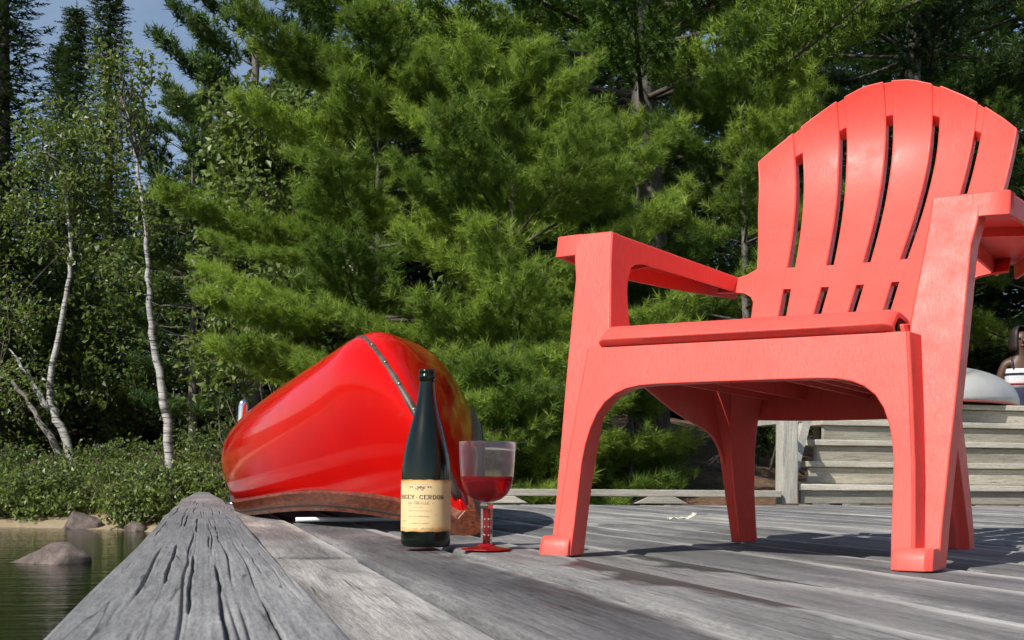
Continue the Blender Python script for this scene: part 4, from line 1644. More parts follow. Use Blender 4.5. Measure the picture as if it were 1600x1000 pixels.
def pine(label, px, D, height, seed, r0=0.06, start=0.25, step=0.36, limb=1.2, per=5, mat='white_pine_needles', tuft=0.085, var=TUFT, rise=(0.15, 0.9), density=1.0, group='white pines by the dock', name='white_pine', base=None, dead=0.0, lean=(0, 0), shape=None, trunk_amp=0.012, tint0=0.5, droop=0.0, az_skip=None, inner=0.42):
    r = np.random.default_rng(seed)
    p = W((px - 800) / F * D, D, 0) if base is None else base
    p.z = tz(p) - 0.05
    t = tree_empty(name, p, label, group)
    n = max(8, int(height / 0.35))
    wg = wig(n + 1, trunk_amp, seed)
    trunk = [(wg[i, 0] + lean[0] * (i / n), wg[i, 1] + lean[1] * (i / n), height * i / n) for i in range(n + 1)]
    mb_ = MB().tube(trunk, [r0 * (1 - 0.93 * (i / n) ** 0.9) + (0.35 * r0 * max(0, 1 - i / 1.5)) for i in range(n + 1)], 10)
    tk = mb_.build('trunk', 'pine_bark', t)
    br = MB()
    P_, D_, S_, T_ = [], [], [], []

    def tpt(z):
        f = np.clip(z / height, 0, 1) * n
        i = min(int(f), n - 1)
        return np.array(trunk[i]) * (1 - (f - i)) + np.array(trunk[i + 1]) * (f - i)

    z = start
    az0 = r.uniform(0, 6.28)
    while z < height - 0.12:
        f = z / height
        Lb = limb * (shape(f) if shape else (1.0 - f) ** 0.75 * (0.55 + 0.45 * min(1, f / 0.25)) + 0.12)
        k = int(per + r.integers(-1, 2))
        for j in range(max(3, k)):
            az = az0 + 2 * PI * j / max(3, k) + r.uniform(-0.35, 0.35)
            if az_skip is not None and az_skip(az, z):
                continue
            ll = Lb * r.uniform(0.7, 1.15)
            ri = rise[0] + (rise[1] - rise[0]) * f ** 1.4 + r.uniform(-0.1, 0.12)
            o = tpt(z + r.uniform(-0.08, 0.08) * min(1, step * 2))
            hd = np.array([math.cos(az), math.sin(az), 0.0])
            sd = np.array([-hd[1], hd[0], 0.0])
            bendk = r.uniform(-0.12, 0.12)
            m_ = 9
            pts = []
            for q in range(m_ + 1):
                s = q / m_
                pts.append(o + hd * ll * s + sd * ll * bendk * s * s + np.array([0, 0, 1.0]) * ll * (ri * s - droop * s * (1 - s) * 1.2 + 0.16 * s ** 3))
            pts = np.array(pts)
            br.tube(pts, [max(0.003, 0.011 * ll ** 0.9 * (1 - 0.85 * q / m_)) for q in range(m_ + 1)], 5)
            tdir = unit(np.gradient(pts, axis=0))
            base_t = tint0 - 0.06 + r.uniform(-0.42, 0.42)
            # side twigs carry the tufts: a flat fan over the outer part of the limb
            s = inner if ll > 0.6 else 0.15
            sg = 1
            thin = 1.0 if (z + p.z) < 0.4 + D * 0.40 else 0.2     # the part above the picture is kept light
            while s < 1.0:
                q = s * m_
                i = min(int(q), m_ - 1)
                c = pts[i] * (1 - (q - i)) + pts[i + 1] * (q - i)
                d = tdir[i]
                lt = min(0.55, (0.40 * ll * (1.15 - s) + 0.10)) * r.uniform(0.7, 1.2)
                side = unit(np.cross(d, np.array([0, 0, 1.0])))
                td = unit(d * 0.8 + side * sg * 0.8 + np.array([0, 0, r.uniform(-0.05, 0.22)]))
                nt_ = max(3, int(lt / 0.032 * density * thin))
                ss_ = np.linspace(0.15, 1.0, nt_)
                pp = c + td[None] * (lt * ss_)[:, None] + np.array([0, 0, 1.0])[None] * (0.10 * lt * ss_ ** 2)[:, None]
                pp = pp + r.normal(size=pp.shape) * np.array([0.045, 0.045, 0.030])
                dd = td[None] * 0.6 + np.array([0, 0, 0.75])[None] + r.normal(size=pp.shape) * 0.40
                P_.append(pp)
                D_.append(dd)
                S_.append(tuft * r.uniform(0.75, 1.2, nt_))
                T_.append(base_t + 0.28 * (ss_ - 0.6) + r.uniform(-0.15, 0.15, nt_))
                br.tube([c, c + td * lt * 0.55, pp[-1]], [0.004, 0.003, 0.0015], 3)
                sg = -sg
                s += 0.052 / max(ll, 0.5) ** 0.85 / thin ** 0.5
            # tip
            P_.append(pts[-1][None] + r.normal(size=(4, 3)) * 0.03)
            D_.append(tdir[-1][None] + np.array([0, 0, 0.4]) + r.normal(size=(4, 3)) * 0.35)
            S_.append(np.full(4, tuft * 1.1))
            T_.append(np.full(4, base_t + 0.2))
        # dead twigs on the lower trunk
        z += step * r.uniform(0.8, 1.2) * (0.75 if f > 0.7 else 1.0)
        az0 += 1.1
    # leader
    tp = np.array(trunk[-1])
    k = 10
    P_.append(tp[None] - np.array([0, 0, 1.0])[None] * np.linspace(0, 0.35, k)[:, None] + r.normal(size=(k, 3)) * 0.015)
    D_.append(np.array([0, 0, 1.0])[None] + r.normal(size=(k, 3)) * 0.5)
    S_.append(np.full(k, tuft))
    T_.append(np.full(k, tint0 + 0.25))
    br.build('branches', 'twig_bark', t, fix=False)
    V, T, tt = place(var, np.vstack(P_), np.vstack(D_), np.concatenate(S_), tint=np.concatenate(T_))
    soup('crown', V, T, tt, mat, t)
    if dead:
        dm = MB()
        for q in range(int(dead)):
            zz = r.uniform(0.15, 0.6) * height
            az = r.uniform(0, 6.28)
            ll = r.uniform(0.3, 0.9)
            o = tpt(zz)
            e = o + np.array([math.cos(az) * ll, math.sin(az) * ll, r.uniform(-0.2, 0.25) * ll])
            mdl = (o + e) / 2 + r.normal(size=3) * 0.06
            dm.tube([o, mdl, e], [0.010, 0.007, 0.002], 4)
            for w__ in range(2):
                e2 = mdl + (e - mdl) * r.uniform(0.1, 0.7) + r.normal(size=3) * 0.15
                dm.tube([mdl, e2], [0.005, 0.0015], 3)
        dm.build('dead_twigs', 'dead_twig', t, fix=False)
    return t


def spruce(label, px, D, height, width, seed, group='spruces on the far shore', mat='spruce_needles', sprig=0.26, dens=1.0, tint0=0.45, base=None):
    r = np.random.default_rng(seed)
    p = W((px - 800) / F * D, D, 0)
    p.z = tz(p) - 0.05
    t = tree_empty('spruce_tree', p, label, group)
    MB().tube([(0, 0, 0), (0, 0, height * 0.5), (0, 0, height)], [0.022 * height ** 0.9, 0.012 * height ** 0.9, 0.006], 8).build('trunk', 'twig_bark', t)
    P_, D_, S_, T_ = [], [], [], []
    z = 0.35
    a0 = 0
    while z < height - 0.05:
        f = z / height
        Lb = width * ((1 - f) ** 0.85) * r.uniform(0.85, 1.12) + 0.06
        k = int(6 + 3 * (1 - f))
        for j in range(k):
            az = a0 + 2 * PI * j / k + r.uniform(-0.25, 0.25)
            ll = Lb * r.uniform(0.72, 1.15)
            hd = np.array([math.cos(az), math.sin(az), 0.0])
            sd = np.array([-hd[1], hd[0], 0.0])
            m_ = max(2, int(ll / 0.15 * dens))
            s = np.linspace(0.25, 1.0, m_)
            dz = ll * (0.35 * f - 0.42 * s * (1 - f) + 0.22 * s ** 2.5)
            c = np.array([0, 0, z])[None] + hd[None] * (ll * s)[:, None] + np.array([0, 0, 1.0])[None] * dz[:, None]
            for sg in (-1, 0, 1):
                P_.append(c + r.normal(size=c.shape) * 0.03)
                D_.append(hd[None] * (1.0 if sg == 0 else 0.75) + sd[None] * sg * 0.8 + np.array([0, 0, 0.05]) + r.normal(size=c.shape) * 0.18)
                S_.append(sprig * r.uniform(0.7, 1.25, m_) * (1 if sg == 0 else 0.9))
                T_.append(tint0 + 0.4 * (s - 0.6) + r.uniform(-0.25, 0.25, m_))
        z += 0.17 * r.uniform(0.8, 1.25) * (0.7 + 0.5 * (1 - f)) / dens ** 0.5
        a0 += 0.8
    P_.append(np.array([[0, 0, height - 0.1], [0, 0, height - 0.3]]))
    D_.append(np.array([[0, 0, 1.0], [0.1, 0, 1.0]]))
    S_.append(np.full(2, sprig * 1.2))
    T_.append(np.full(2, 0.5))
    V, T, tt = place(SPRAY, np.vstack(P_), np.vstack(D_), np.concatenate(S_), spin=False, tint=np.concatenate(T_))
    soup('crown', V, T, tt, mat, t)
    return t


def leaves_on(paths, r, per_m, leaf, spread, tint0=0.5):
    """leaf clusters along twig paths"""
    P_, D_, S_, T_ = [], [], [], []
    for a, c in paths:
        a, c = np.array(a), np.array(c)
        ln = np.linalg.norm(c - a)
        n = max(3, int(per_m * ln))
        s = r.uniform(0.15, 1.05, n)
        pp = a + (c - a) * s[:, None] + r.normal(size=(n, 3)) * spread
        P_.append(pp)
        d = r.normal(size=(n, 3)) + np.array([0, 0, -0.25])
        D_.append(d)
        S_.append(leaf * r.uniform(0.6, 1.2, n))
        T_.append(tint0 + r.uniform(-0.3, 0.3) + r.uniform(-0.25, 0.25, n))
    return np.vstack(P_), np.vstack(D_), np.concatenate(S_), np.concatenate(T_)


def broadleaf(label, px, D, trunks, crown, seed, leaf=0.065, per_m=26, bark_m='birch_bark', mat='birch_leaves', name='birch_tree', cat='tree', group=None, twigs=60, r0=0.09, tint0=0.5, spread=0.07, twl=(0.4, 1.0), zbase=None, taper=0.93, cdepth=0.0):
    """trunks: photo polylines (px,py) at depth D; crown: ellipsoids (px,py,rx_px,ry_px) filled with leafy twigs"""
    r = np.random.default_rng(seed)
    b0 = at(*trunks[0][0], D) if trunks else W((px - 800) / F * D, D, 0)
    b0.z = tz(b0) - 0.08 if zbase is None else zbase
    t = empty(name, b0)
    tag(t, label, cat, group)
    if trunks:
        mt = MB()
        for pl in trunks:
            pts = [np.array(at(x, y, D)) - np.array(b0) for x, y in pl]
            if pl is trunks[0] or pl[0][1] > 690:
                pts[0][2] = 0.0
            # densify
            q = []
            for a, c in zip(pts[:-1], pts[1:]):
                for k in range(4):
                    q.append(a + (c - a) * k / 4)
            q.append(pts[-1])
            n = len(q)
            rr = r0 * (1.0 if pl is trunks[0] else 0.72)
            for k in range(1, n - 1):
                q[k] = q[k] + r.normal(size=3) * 0.012
            mt.tube(q, [rr * (1 - taper * k / n) for k in range(n)], 9)
        mt.build('trunk', bark_m, t, fix=False)
    paths = []
    tw = MB()
    tops = [np.array(at(*pl[-1], D)) - np.array(b0) for pl in trunks] if trunks else [np.array([0, 0, 0.2])]
    tot = sum(c[2] * c[3] for c in crown)
    for (cx, cy, rx, ry) in crown:
        c = np.array(at(cx, cy, D + cdepth)) - np.array(b0)
        k = D / F
        n = max(4, int(twigs * rx * ry / tot))
        for _ in range(n):
            u = unit(r.normal(size=3)) * r.uniform(0.15, 1.0) ** 0.5
            a = c + np.array([u[0] * rx * k, u[1] * rx * k * 0.9, u[2] * ry * k])
            out = unit(u * np.array([1, 1, 0.5]) + r.normal(size=3) * 0.5)
            ln = r.uniform(*twl) * min(1.0, rx * k)
            e = a + out * ln + np.array([0, 0, -0.15 * ln])
            paths.append((a, e))
            tw.tube([a, (a + e) / 2 + np.array([0, 0, 0.04]), e], [0.008, 0.005, 0.002], 4)
    # a few limbs reach from the trunk into the crown
    for _ in range(min(22 if trunks else 5, len(paths))):
        a, e = paths[r.integers(0, len(paths))]
        if trunks:
            pl = trunks[0]
            i = r.integers(int(len(pl) * 0.65), len(pl))
            if np.linalg.norm(np.array(at(*pl[i], D)) - np.array(b0) - a) > 1.3:
                continue
            s0 = np.array(at(*pl[i], D)) - np.array(b0)
        else:
            s0 = np.array([r.normal() * 0.1, r.normal() * 0.1, 0.0])
        tw.tube([s0, (s0 + a) / 2 + r.normal(size=3) * 0.08, a], [0.016, 0.011, 0.006], 4)
    tw.build('twigs', 'twig_bark', t, fix=False)
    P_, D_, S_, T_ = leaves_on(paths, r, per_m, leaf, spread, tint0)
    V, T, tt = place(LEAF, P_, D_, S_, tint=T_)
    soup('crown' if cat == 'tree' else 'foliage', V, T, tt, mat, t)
    return t


# --- the white pines behind the dock
pine('young bright green white pine with pointed top behind the canoe', 800, 10.6, 3.75, 101, r0=0.05, start=0.14, step=0.48, limb=1.6, per=6, tuft=0.098, rise=(0.0, 1.0), tint0=0.66, density=1.25, inner=0.24,
     shape=lambda f: float(np.interp(f, [0, 0.15, 0.4, 0.6, 0.8, 0.92, 1], [0.9, 1.0, 0.95, 0.72, 0.46, 0.24, 0.1])))
pine('broad white pine with long level boughs above the canoe', 590, 12.6, 4.25, 102, r0=0.06, start=0.9, step=0.72, limb=2.2, per=6, tuft=0.102, rise=(-0.04, 0.22), tint0=0.64, density=1.2, inner=0.24,
     shape=lambda f: float(np.interp(f, [0, 0.3, 0.6, 0.8, 0.92, 1], [0.6, 1.0, 0.95, 0.75, 0.45, 0.15])))
pine('small white pine right behind the wine goblet', 772, 9.3, 1.30, 111, r0=0.025, start=0.10, step=0.26, limb=0.75, per=6, tuft=0.09, rise=(0.0, 0.8), tint0=0.6, inner=0.15)
pine('small white pine just left of the front chair leg', 872, 9.7, 1.25, 112, r0=0.025, start=0.10, step=0.26, limb=0.70, per=6, tuft=0.09, rise=(0.0, 0.8), tint0=0.55, inner=0.15)
pine('small white pine seen below the chair seat', 985, 10.1, 1.15, 113, r0=0.025, start=0.10, step=0.26, limb=0.62, per=6, tuft=0.09, rise=(0.0, 0.8), tint0=0.5, inner=0.15)
pine('low white pine in front of the old trunk beside the left armrest', 948, 12.2, 3.1, 109, r0=0.05, start=0.5, step=0.5, limb=1.35, per=5, tuft=0.098, rise=(0.0, 0.8), tint0=0.52, density=1.1, inner=0.25)
pine('white pine with lit boughs just left of the chair back', 1165, 11.8, 3.95, 103, r0=0.055, start=0.8, step=0.55, limb=1.5, per=5, tuft=0.098, rise=(0.02, 0.8), tint0=0.55, density=1.1, inner=0.25)
pine('white pine behind the right armrest of the chair', 1665, 13.6, 5.2, 104, r0=0.075, start=0.9, step=0.6, limb=1.8, per=5, tuft=0.09, rise=(0.0, 0.8), tint0=0.4)
pine('tall old white pine with thick grey trunk in the centre', 1012, 13.6, 11.5, 105, r0=0.20, start=3.1, step=0.55, limb=4.1, per=6, tuft=0.10, rise=(0.05, 0.35), tint0=0.35, density=0.9, inner=0.2, lean=(-0.35, 0.0), trunk_amp=0.02, dead=26, var=TUFT_FAR,
     shape=lambda f: float(np.interp(f, [0, 0.3, 0.5, 0.8, 1], [0.7, 0.95, 1.0, 0.7, 0.1])))
pine('dark long limbed pine at upper right behind the chair', 1420, 15.5, 11.0, 106, r0=0.17, start=1.6, step=0.6, limb=3.4, per=6, tuft=0.11, rise=(0.0, 0.4), tint0=0.2, density=0.58, mat='dark_pine_needles', var=TUFT_FAR, dead=12,
     shape=lambda f: float(np.interp(f, [0, 0.3, 0.5, 0.8, 1], [0.8, 1.0, 1.0, 0.7, 0.1])))
pine('red pine with dark needle clumps at upper left', 396, 21.0, 10.6, 107, r0=0.15, start=3.2, step=0.62, limb=1.6, per=5, tuft=0.16, rise=(0.25, 0.7), tint0=0.4, density=0.55, mat='dark_pine_needles', var=TUFT_FAR, name='red_pine', group='pines on the left shore',
     shape=lambda f: float(np.interp(f, [0, 0.3, 0.6, 0.85, 1], [0.7, 1.0, 0.9, 0.6, 0.15])))
pine('thin shaded pine with dead lower twigs left of the canoe', 300, 20.0, 5.8, 108, r0=0.08, start=0.9, step=0.5, limb=1.35, per=5, tuft=0.12, rise=(0.0, 0.5), tint0=0.45, density=0.7, mat='dark_pine_needles', var=TUFT_FAR, name='red_pine', group='pines on the left shore', dead=30,
     shape=lambda f: float(np.interp(f, [0, 0.3, 0.6, 0.85, 1], [0.6, 0.9, 1.0, 0.7, 0.2])))

# --- spruces
spruce('large dark spruce at the left edge of the picture', 2, 22.0, 12.5, 0.95, 201, sprig=0.30)
spruce('slim spruce with thin spire against the sky', 116, 33.0, 10.9, 0.95, 202, sprig=0.32, tint0=0.6)
spruce('small spruce just left of the slim spire', 93, 34.0, 10.3, 0.85, 203, sprig=0.32, tint0=0.6)
spruce('tall spruce right of the thin spire in the sky gap', 168, 31.0, 11.6, 1.0, 204, sprig=0.32, tint0=0.5)
spruce('spruce behind the red pine, top cut off by the picture', 500, 25.0, 10.2, 1.1, 205, sprig=0.30, tint0=0.5)
spruce('ragged spruce left of the gap of sky at top centre', 590, 26.0, 10.4, 1.3, 206, sprig=0.30, tint0=0.55)
spruce('shorter spruce standing below the gap of sky at top centre', 664, 27.0, 8.6, 1.5, 207, sprig=0.30, tint0=0.5)

# --- birches and broad leaved trees on the left shore
broadleaf('white birch with forked leaning stem at left', 100, 19.5,
          [[(124, 728), (96, 665), (78, 632), (80, 590), (97, 500), (108, 430), (112, 380), (104, 310), (78, 250), (66, 235)], [(78, 640), (50, 600), (30, 565), (14, 545)]],
          [(110, 250, 75, 60), (75, 330, 55, 70), (140, 330, 45, 70), (20, 480, 45, 45), (45, 590, 45, 40), (110, 190, 50, 25)], 301, r0=0.072, per_m=40, twigs=300, leaf=0.09, group='birches on the left shore', tint0=0.65, cdepth=0.25)
broadleaf('grey leaning birch stem at the far left', 40, 20.5, [[(104, 722), (70, 670), (40, 620), (0, 575), (-40, 530)]], [(-20, 480, 60, 60), (10, 640, 50, 40)], 302, r0=0.066, per_m=24, twigs=60, leaf=0.07, group='birches on the left shore', bark_m='dead_twig', tint0=0.35)
broadleaf('slender white birch trunk between pines left of the canoe', 235, 17.2, [[(268, 688), (262, 660), (250, 600), (238, 520), (234, 460), (230, 400), (226, 330), (215, 250), (202, 190), (190, 150)]],
          [(195, 190, 40, 60), (215, 130, 45, 45), (180, 100, 30, 40), (250, 330, 40, 50), (190, 420, 40, 40)], 303, r0=0.066, per_m=34, twigs=200, leaf=0.085, group='birches on the left shore', tint0=0.7, cdepth=0.2)
broadleaf('dead forked birch snag above the canoe', 590, 14.5, [[(600, 520), (596, 506), (585, 480), (570, 450), (556, 425), (545, 414)], [(596, 506), (600, 480), (606, 440), (607, 425)], [(600, 510), (612, 480), (622, 455)]],
          [(560, 410, 25, 18)], 304, r0=0.045, per_m=14, twigs=6, leaf=0.06, group='birches on the left shore')
for k, (cx, D, cr, lab) in enumerate([
        (430, 16.5, [(420, 200, 70, 55), (480, 190, 60, 40), (390, 270, 60, 60)], 'leafy aspen filling the gap above the broad pine'),
        (380, 15.5, [(375, 330, 45, 70), (400, 440, 55, 60), (350, 430, 35, 60), (340, 560, 40, 60)], 'light green leafy tree left of the pine boughs'),
        (470, 14.8, [(470, 470, 70, 40), (540, 490, 60, 40), (440, 550, 60, 40), (620, 520, 70, 40)], 'low leafy tree directly above the canoe hull'),
        (60, 22.5, [(20, 420, 60, 60), (150, 450, 45, 60), (60, 540, 70, 60), (170, 560, 50, 80), (40, 660, 60, 40)], 'shaded leafy undergrowth tree behind the birch'),
        (200, 23.5, [(170, 640, 60, 60), (240, 600, 60, 70), (300, 640, 60, 60), (210, 500, 60, 60), (300, 500, 60, 70), (330, 400, 60, 60), (250, 430, 50, 50)], 'dark leafy thicket tree behind the slender birch')]):
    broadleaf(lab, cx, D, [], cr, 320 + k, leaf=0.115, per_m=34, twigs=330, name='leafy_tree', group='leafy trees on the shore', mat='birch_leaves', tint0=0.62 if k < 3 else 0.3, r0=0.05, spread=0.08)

# --- shore bushes
for k, (px, D, cr, lab, n_) in enumerate([
        (60, 16.2, [(10, 765, 55, 32), (60, 760, 55, 34), (115, 775, 40, 30), (70, 785, 70, 22), (-40, 760, 50, 40)], 'rounded green bush on the shore at far left', 230),
        (230, 15.0, [(205, 775, 40, 30), (255, 762, 45, 32), (305, 765, 45, 38), (230, 800, 50, 22), (350, 770, 40, 35), (190, 805, 25, 15)], 'green bush on the shore left of the canoe', 230),
        (150, 17.6, [(140, 742, 50, 18), (190, 745, 40, 18)], 'low tuft of leaves between the two shore bushes', 60),
        (420, 14.5, [(380, 740, 40, 40), (440, 700, 60, 50), (520, 700, 70, 60)], 'bush hidden behind the red canoe', 90),
        (1200, 11.6, [(1200, 655, 28, 30), (1190, 690, 22, 18)], 'yellow green shrub beside the stair post', 60),
        (1290, 12.6, [(1290, 640, 60, 50), (1400, 600, 60, 60)], 'leafy shrub behind the wooden steps', 80)] + [
        (20, 19.0, [(-10, 715, 60, 22), (50, 722, 50, 18)], 'dark undergrowth behind the bush at far left', 60),
        (170, 19.6, [(140, 718, 50, 20), (200, 712, 45, 24)], 'dark undergrowth between birch foot and slender birch', 60),
        (290, 18.6, [(270, 716, 45, 26), (330, 700, 45, 34)], 'dark undergrowth at the foot of the slender birch', 70),
        (960, 12.0, [(900, 735, 45, 18), (965, 738, 35, 14)], 'low undergrowth behind the kerb rail left of the old trunk', 40)]):
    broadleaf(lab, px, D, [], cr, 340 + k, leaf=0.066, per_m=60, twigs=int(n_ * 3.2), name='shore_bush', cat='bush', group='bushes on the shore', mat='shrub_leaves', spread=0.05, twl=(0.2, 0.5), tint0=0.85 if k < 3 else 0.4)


# --- background wood: individual dark conifers further back
def far_top(px):
    return float(np.interp(px, [-200, 0, 40, 60, 170, 200, 330, 470, 560, 690, 760, 900, 1050, 1100, 1190, 1240, 1400, 1900], [60, 100, 280, 330, 330, 310, 200, 150, 140, 150, 60, -60, -40, 150, 150, -60, -150, -150]))


words = ['straight', 'slim', 'dense', 'ragged', 'narrow', 'broad']
spots = []
for k in range(34):
    px = -140 + 55 * k + rng.uniform(-14, 14)
    D = 25 + (k * 7 % 4) * 3.2 + rng.uniform(-0.8, 0.8)
    spots.append((px, D))
proto = {}
for k, (px, D) in enumerate(spots):
    p = W((px - 800) / F * D, D, 0)
    p.z = tz(p) - 0.1
    top = at(px, far_top(px) + rng.uniform(0, 45), D).z
    hgt = max(3.0, top - p.z)
    v = k % 4
    if px < 480:
        lab = f'{words[k % 6]} dark spruce in the shaded wood left, about {["behind the leaning birches", "behind the slender birch", "behind the thin pine", "behind the red pine"][min(3, max(0, int((px + 140) / 155)))]}'
    elif px < 1000:
        lab = f'{words[k % 6]} dark spruce in the wood behind {["the broad pine", "the young pine", "the old pine trunk"][min(2, int((px - 480) / 175))]}'
    else:
        lab = f'{words[k % 6]} dark spruce in the wood behind {["the lit pine", "the chair back", "the armrest"][min(2, int((px - 1000) / 230))]}'
    if v not in proto:
        t = spruce(lab, px, D, hgt, 2.0, 400 + v, group='dark conifers of the background wood', sprig=0.42, dens=0.7, tint0=0.3)
        proto[v] = (t, hgt)
    else:
        src, h0 = proto[v]
        t = src.copy()
        COL.objects.link(t)
        t.location = p
        s = hgt / h0
        t.scale = (min(1.25, max(0.8, s)), min(1.25, max(0.8, s)), s)
        t.rotation_euler = (0, 0, rng.uniform(0, 6.28))
        t['label'] = lab
        for ch in src.children:
            c = ch.copy()
            COL.objects.link(c)
            c.parent = t


# --- shore grass
def shore_grass():
    P_, D_ = [], []
    r = np.random.default_rng(77)
    while len(P_) < 5200:
        px, D = r.uniform(-40, 330), r.uniform(15.2, 19)
        p = W((px - 800) / F * D, D, 0)
        z = tz(p)
        if z < -0.36:
            continue
        P_.append((p.x, p.y, z))
        D_.append((r.normal() * 0.35, r.normal() * 0.35, 1))
    blade = np.stack([np.array([[-0.03, 0, 0], [0.03, 0, 0], [0.1 * math.cos(i), 0.1 * math.sin(i), 1.0]]) for i in range(6)])
    V, T, tt = place(blade, np.array(P_), np.array(D_), r.uniform(0.12, 0.38, len(P_)))
    o = soup('shore_grass', V, T, tt, 'grass_blades')
    tag(o, 'pale green grass growing along the sandy shore', 'grass', kind='stuff')


shore_grass()


# ------------------------------------------------------------------ white boat on the landing
def white_boat():
    c = at(1468, 628, 8.3)
    zb = 0.132 * 5 - 0.016
    t = empty('white_boat', (c.x, c.y, zb), -0.56)
    tag(t, 'white boat hull turned over on the landing above the steps', 'boat')
    secs, pa, stp = [], [], []
    Lb = 2.0
    for i in range(41):
        s = i / 40
        tt_ = abs(2 * s - 1)
        b_ = 0.53 * max(0.0, 1 - tt_ ** 2.4) ** 0.8 + 0.004
        hh = 0.27 * max(0.0, 1 - tt_ ** 3) ** 0.6 + 0.01
        row = []
        for j in range(25):
            a = PI * j / 24
            row.append((-b_ * math.cos(a), (s - 0.12) * Lb, hh * math.sin(a) ** 0.8 + 0.012))
            f = j / 24
            pa.append(float(smoothstep(0.75, 0.9, 1 - abs(f - 0.60) * 2) * (1 - smoothstep(0.10, 0.18, s))))
            stp.append(0.8 * float(1 - smoothstep(0.01, 0.03, abs(f - 0.66 - 0.10 * s))))
        secs.append(row)
    V, Fc = loft(secs, close=False)
    h_ = mk('hull', V, Fc, 'boat_white', t, attrs={'patch': pa, 'stripe': stp})
    h_.modifiers.new('t', 'SOLIDIFY').thickness = 0.006
    for j in (0, 24):
        pts = [secs[i][j] for i in range(41)]
        V, Fc = tube(pts, 0.006, 7)
        mk('rim', V, Fc, 'boat_rim', t)


white_boat()


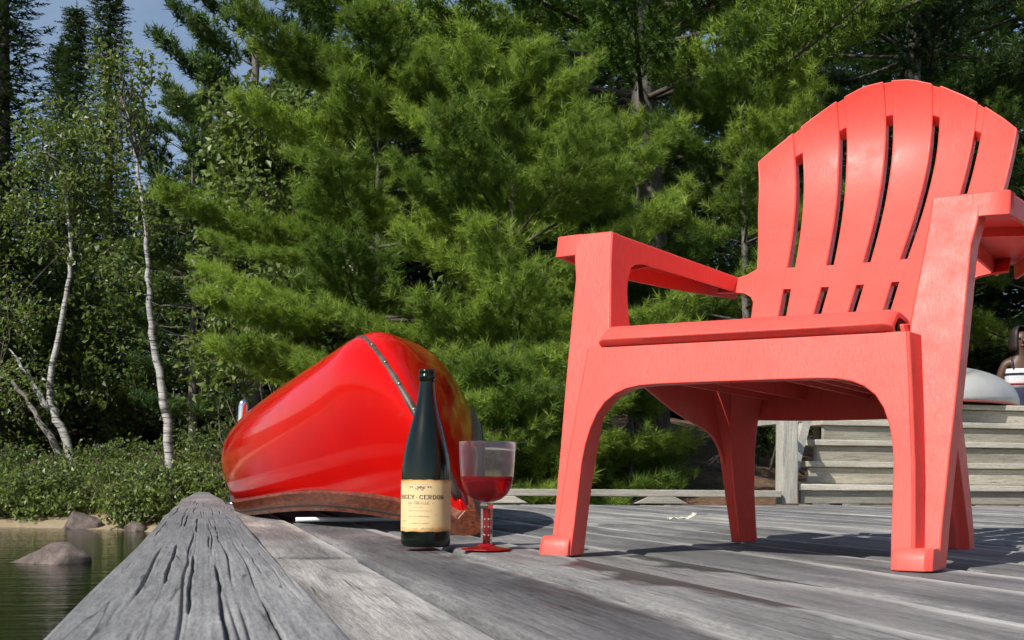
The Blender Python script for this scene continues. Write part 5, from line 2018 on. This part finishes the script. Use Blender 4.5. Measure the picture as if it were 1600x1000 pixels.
# ------------------------------------------------------------------ person at the right edge
def person():
    p = W((1595 - 800) / F * 11.7, 11.7, 0)
    zg = tz(p)
    sh = at(1600, 566, 11.7).z
    k = (sh - zg) / 1.25            # shoulder height sets the scale
    t = empty('person', (p.x, p.y, zg), math.atan2(-p.y, -p.x) + PI / 2 + 0.25)
    tag(t, 'person in a white, red and navy top standing behind the boat', 'person')
    J = {}

    def v(n, x, y, z, r, par=None):
        J[n] = (len(J), (x * k, y * k, z * k), r * k, par)

    v('pelvis', 0, 0, 0.86, 0.115)
    v('waist', 0, 0, 0.98, 0.098, 'pelvis')
    v('chest', 0, -0.01, 1.14, 0.112, 'waist')
    v('collar', 0, 0, 1.25, 0.075, 'chest')
    v('neck', 0, -0.01, 1.32, 0.045, 'collar')
    v('jaw', 0, -0.03, 1.395, 0.062, 'neck')
    v('skull', 0, -0.015, 1.475, 0.082, 'jaw')
    v('crown', 0, 0.0, 1.53, 0.055, 'skull')
    for s, n in ((-1, 'l'), (1, 'r')):
        v(n + 'sh', s * 0.135, 0, 1.235, 0.048, 'collar')
        v(n + 'up', s * 0.175, 0.005, 1.12, 0.040, n + 'sh')
        v(n + 'el', s * 0.20, 0.02, 0.98, 0.034, n + 'up')
        v(n + 'fa', s * 0.205, -0.015, 0.87, 0.030, n + 'el')
        v(n + 'wr', s * 0.20, -0.045, 0.76, 0.022, n + 'fa')
        v(n + 'pa', s * 0.198, -0.055, 0.70, 0.026, n + 'wr')
        for q, (fx, ln) in enumerate(((-0.024, 0.066), (-0.008, 0.075), (0.008, 0.070), (0.022, 0.056))):
            v(f'{n}f{q}a', s * 0.198, -0.055 + fx, 0.672, 0.0095, n + 'pa')
            v(f'{n}f{q}b', s * 0.194, -0.058 + fx, 0.672 - ln * 0.55, 0.0085, f'{n}f{q}a')
            v(f'{n}f{q}c', s * 0.186, -0.060 + fx, 0.672 - ln, 0.007, f'{n}f{q}b')
        v(n + 'ta', s * 0.188, -0.092, 0.705, 0.0105, n + 'pa')
        v(n + 'tb', s * 0.182, -0.108, 0.672, 0.0085, n + 'ta')
        v(n + 'hip', s * 0.075, 0, 0.80, 0.088, 'pelvis')
        v(n + 'th', s * 0.085, -0.005, 0.62, 0.070, n + 'hip')
        v(n + 'kn', s * 0.088, -0.01, 0.44, 0.050, n + 'th')
        v(n + 'ca', s * 0.088, 0.012, 0.30, 0.048, n + 'kn')
        v(n + 'an', s * 0.088, 0.015, 0.075, 0.030, n + 'ca')
        v(n + 'he', s * 0.09, 0.01, 0.035, 0.034, n + 'an')
        v(n + 'to', s * 0.10, -0.13, 0.022, 0.024, n + 'he')
    names = list(J)
    me = bpy.data.meshes.new('body')
    me.from_pydata([J[n][1] for n in names], [(J[n][0], J[J[n][3]][0]) for n in names if J[n][3]], [])
    o = bpy.data.objects.new('body', me)
    COL.objects.link(o)
    o.parent = t
    sk = o.modifiers.new('skin', 'SKIN')
    sk.use_smooth_shade = True
    for n, d in zip(names, me.skin_vertices[0].data):
        r = J[n][2]
        d.radius = (r * (1.25 if n in ('pelvis', 'waist', 'chest') else 1.0), r * (0.85 if n in ('pelvis', 'waist', 'chest') else 1.0))
        d.use_root = n == 'pelvis'
    o.modifiers.new('sub', 'SUBSURF').levels = 2
    o.modifiers['sub'].render_levels = 2
    me.materials.append(M['skin'])

    def shell(name, rows, mat, n=20):
        secs = [[(cx * k + rx * k * math.cos(2 * PI * i / n), cy * k + ry * k * math.sin(2 * PI * i / n), z * k) for i in range(n)] for (z, rx, ry, cx, cy) in rows]
        V, Fc = loft(secs, True, False)
        ob = mk(name, V, Fc, mat, t, fix=False)
        ob.modifiers.new('t', 'SOLIDIFY').thickness = 0.006
        return ob

    shell('white_top', [(1.0, 0.132, 0.104, 0, -0.004), (1.06, 0.137, 0.108, 0, -0.006), (1.13, 0.146, 0.115, 0, -0.008), (1.185, 0.138, 0.105, 0, -0.008)], 'white_cloth')
    shell('red_stripe', [(1.035, 0.139, 0.111, 0, -0.005), (1.052, 0.141, 0.113, 0, -0.006)], 'red_cloth')
    shell('dark_stripe', [(1.125, 0.150, 0.119, 0, -0.008), (1.145, 0.149, 0.118, 0, -0.008)], 'navy_cloth')
    shell('navy_skirt', [(0.60, 0.215, 0.175, 0, 0), (0.72, 0.195, 0.155, 0, 0), (0.85, 0.165, 0.128, 0, 0), (0.95, 0.14, 0.110, 0, -0.002), (1.005, 0.135, 0.107, 0, -0.004)], 'navy_cloth')
    ms = MB()
    for s in (-1, 1):
        ms.tube([(s * 0.085 * k, -0.10 * k, 1.18 * k), (s * 0.09 * k, -0.075 * k, 1.255 * k), (s * 0.088 * k, 0.0, 1.297 * k), (s * 0.085 * k, 0.09 * k, 1.19 * k)], 0.008 * k, 6)
    ms.build('shoulder_strap', 'navy_cloth', t)
    # hair cap down to the neck, open at the face
    V, Fc = [], []
    nr, nc = 10, 22
    for i in range(nr + 1):
        ph = i / nr * 2.25
        for j in range(nc + 1):
            th = math.radians(-60) + math.radians(300) * j / nc
            rr = 0.094 * math.sin(min(ph, PI / 2)) if ph < PI / 2 else 0.094
            z = 1.482 + 0.094 * math.cos(ph) if ph < PI / 2 else 1.482 - (ph - PI / 2) * 0.20
            V.append((k * rr * math.cos(th), k * (rr * math.sin(th) - 0.008), k * z))
    Fc = [(i * (nc + 1) + j, i * (nc + 1) + j + 1, (i + 1) * (nc + 1) + j + 1, (i + 1) * (nc + 1) + j) for i in range(nr) for j in range(nc)]
    ob = mk('hair', V, Fc, 'dark_hair', t, fix=False)
    ob.modifiers.new('t', 'SOLIDIFY').thickness = 0.012
    mf = MB()
    for s in (-1, 1):
        V, Fc = lathe([(0, -0.008), (0.009, -0.004), (0.010, 0), (0.009, 0.004), (0, 0.008)], 10, (s * 0.03, -0.087, 1.462))
        mf.add(([(a * k, b_ * k, c * k) for a, b_, c in V], Fc))
    mf.build('eyes', 'dark_hair', t)
    MB().tube([(0, -0.092 * k, 1.468 * k), (0, -0.112 * k, 1.432 * k), (0, -0.092 * k, 1.424 * k)], [0.006 * k, 0.012 * k, 0.008 * k], 8).build('nose', 'skin', t)
    MB().tube([(-0.022 * k, -0.085 * k, 1.398 * k), (0, -0.094 * k, 1.398 * k), (0.022 * k, -0.085 * k, 1.398 * k)], [0.003 * k, 0.007 * k, 0.003 * k], 8).build('mouth', 'lip', t)


person()
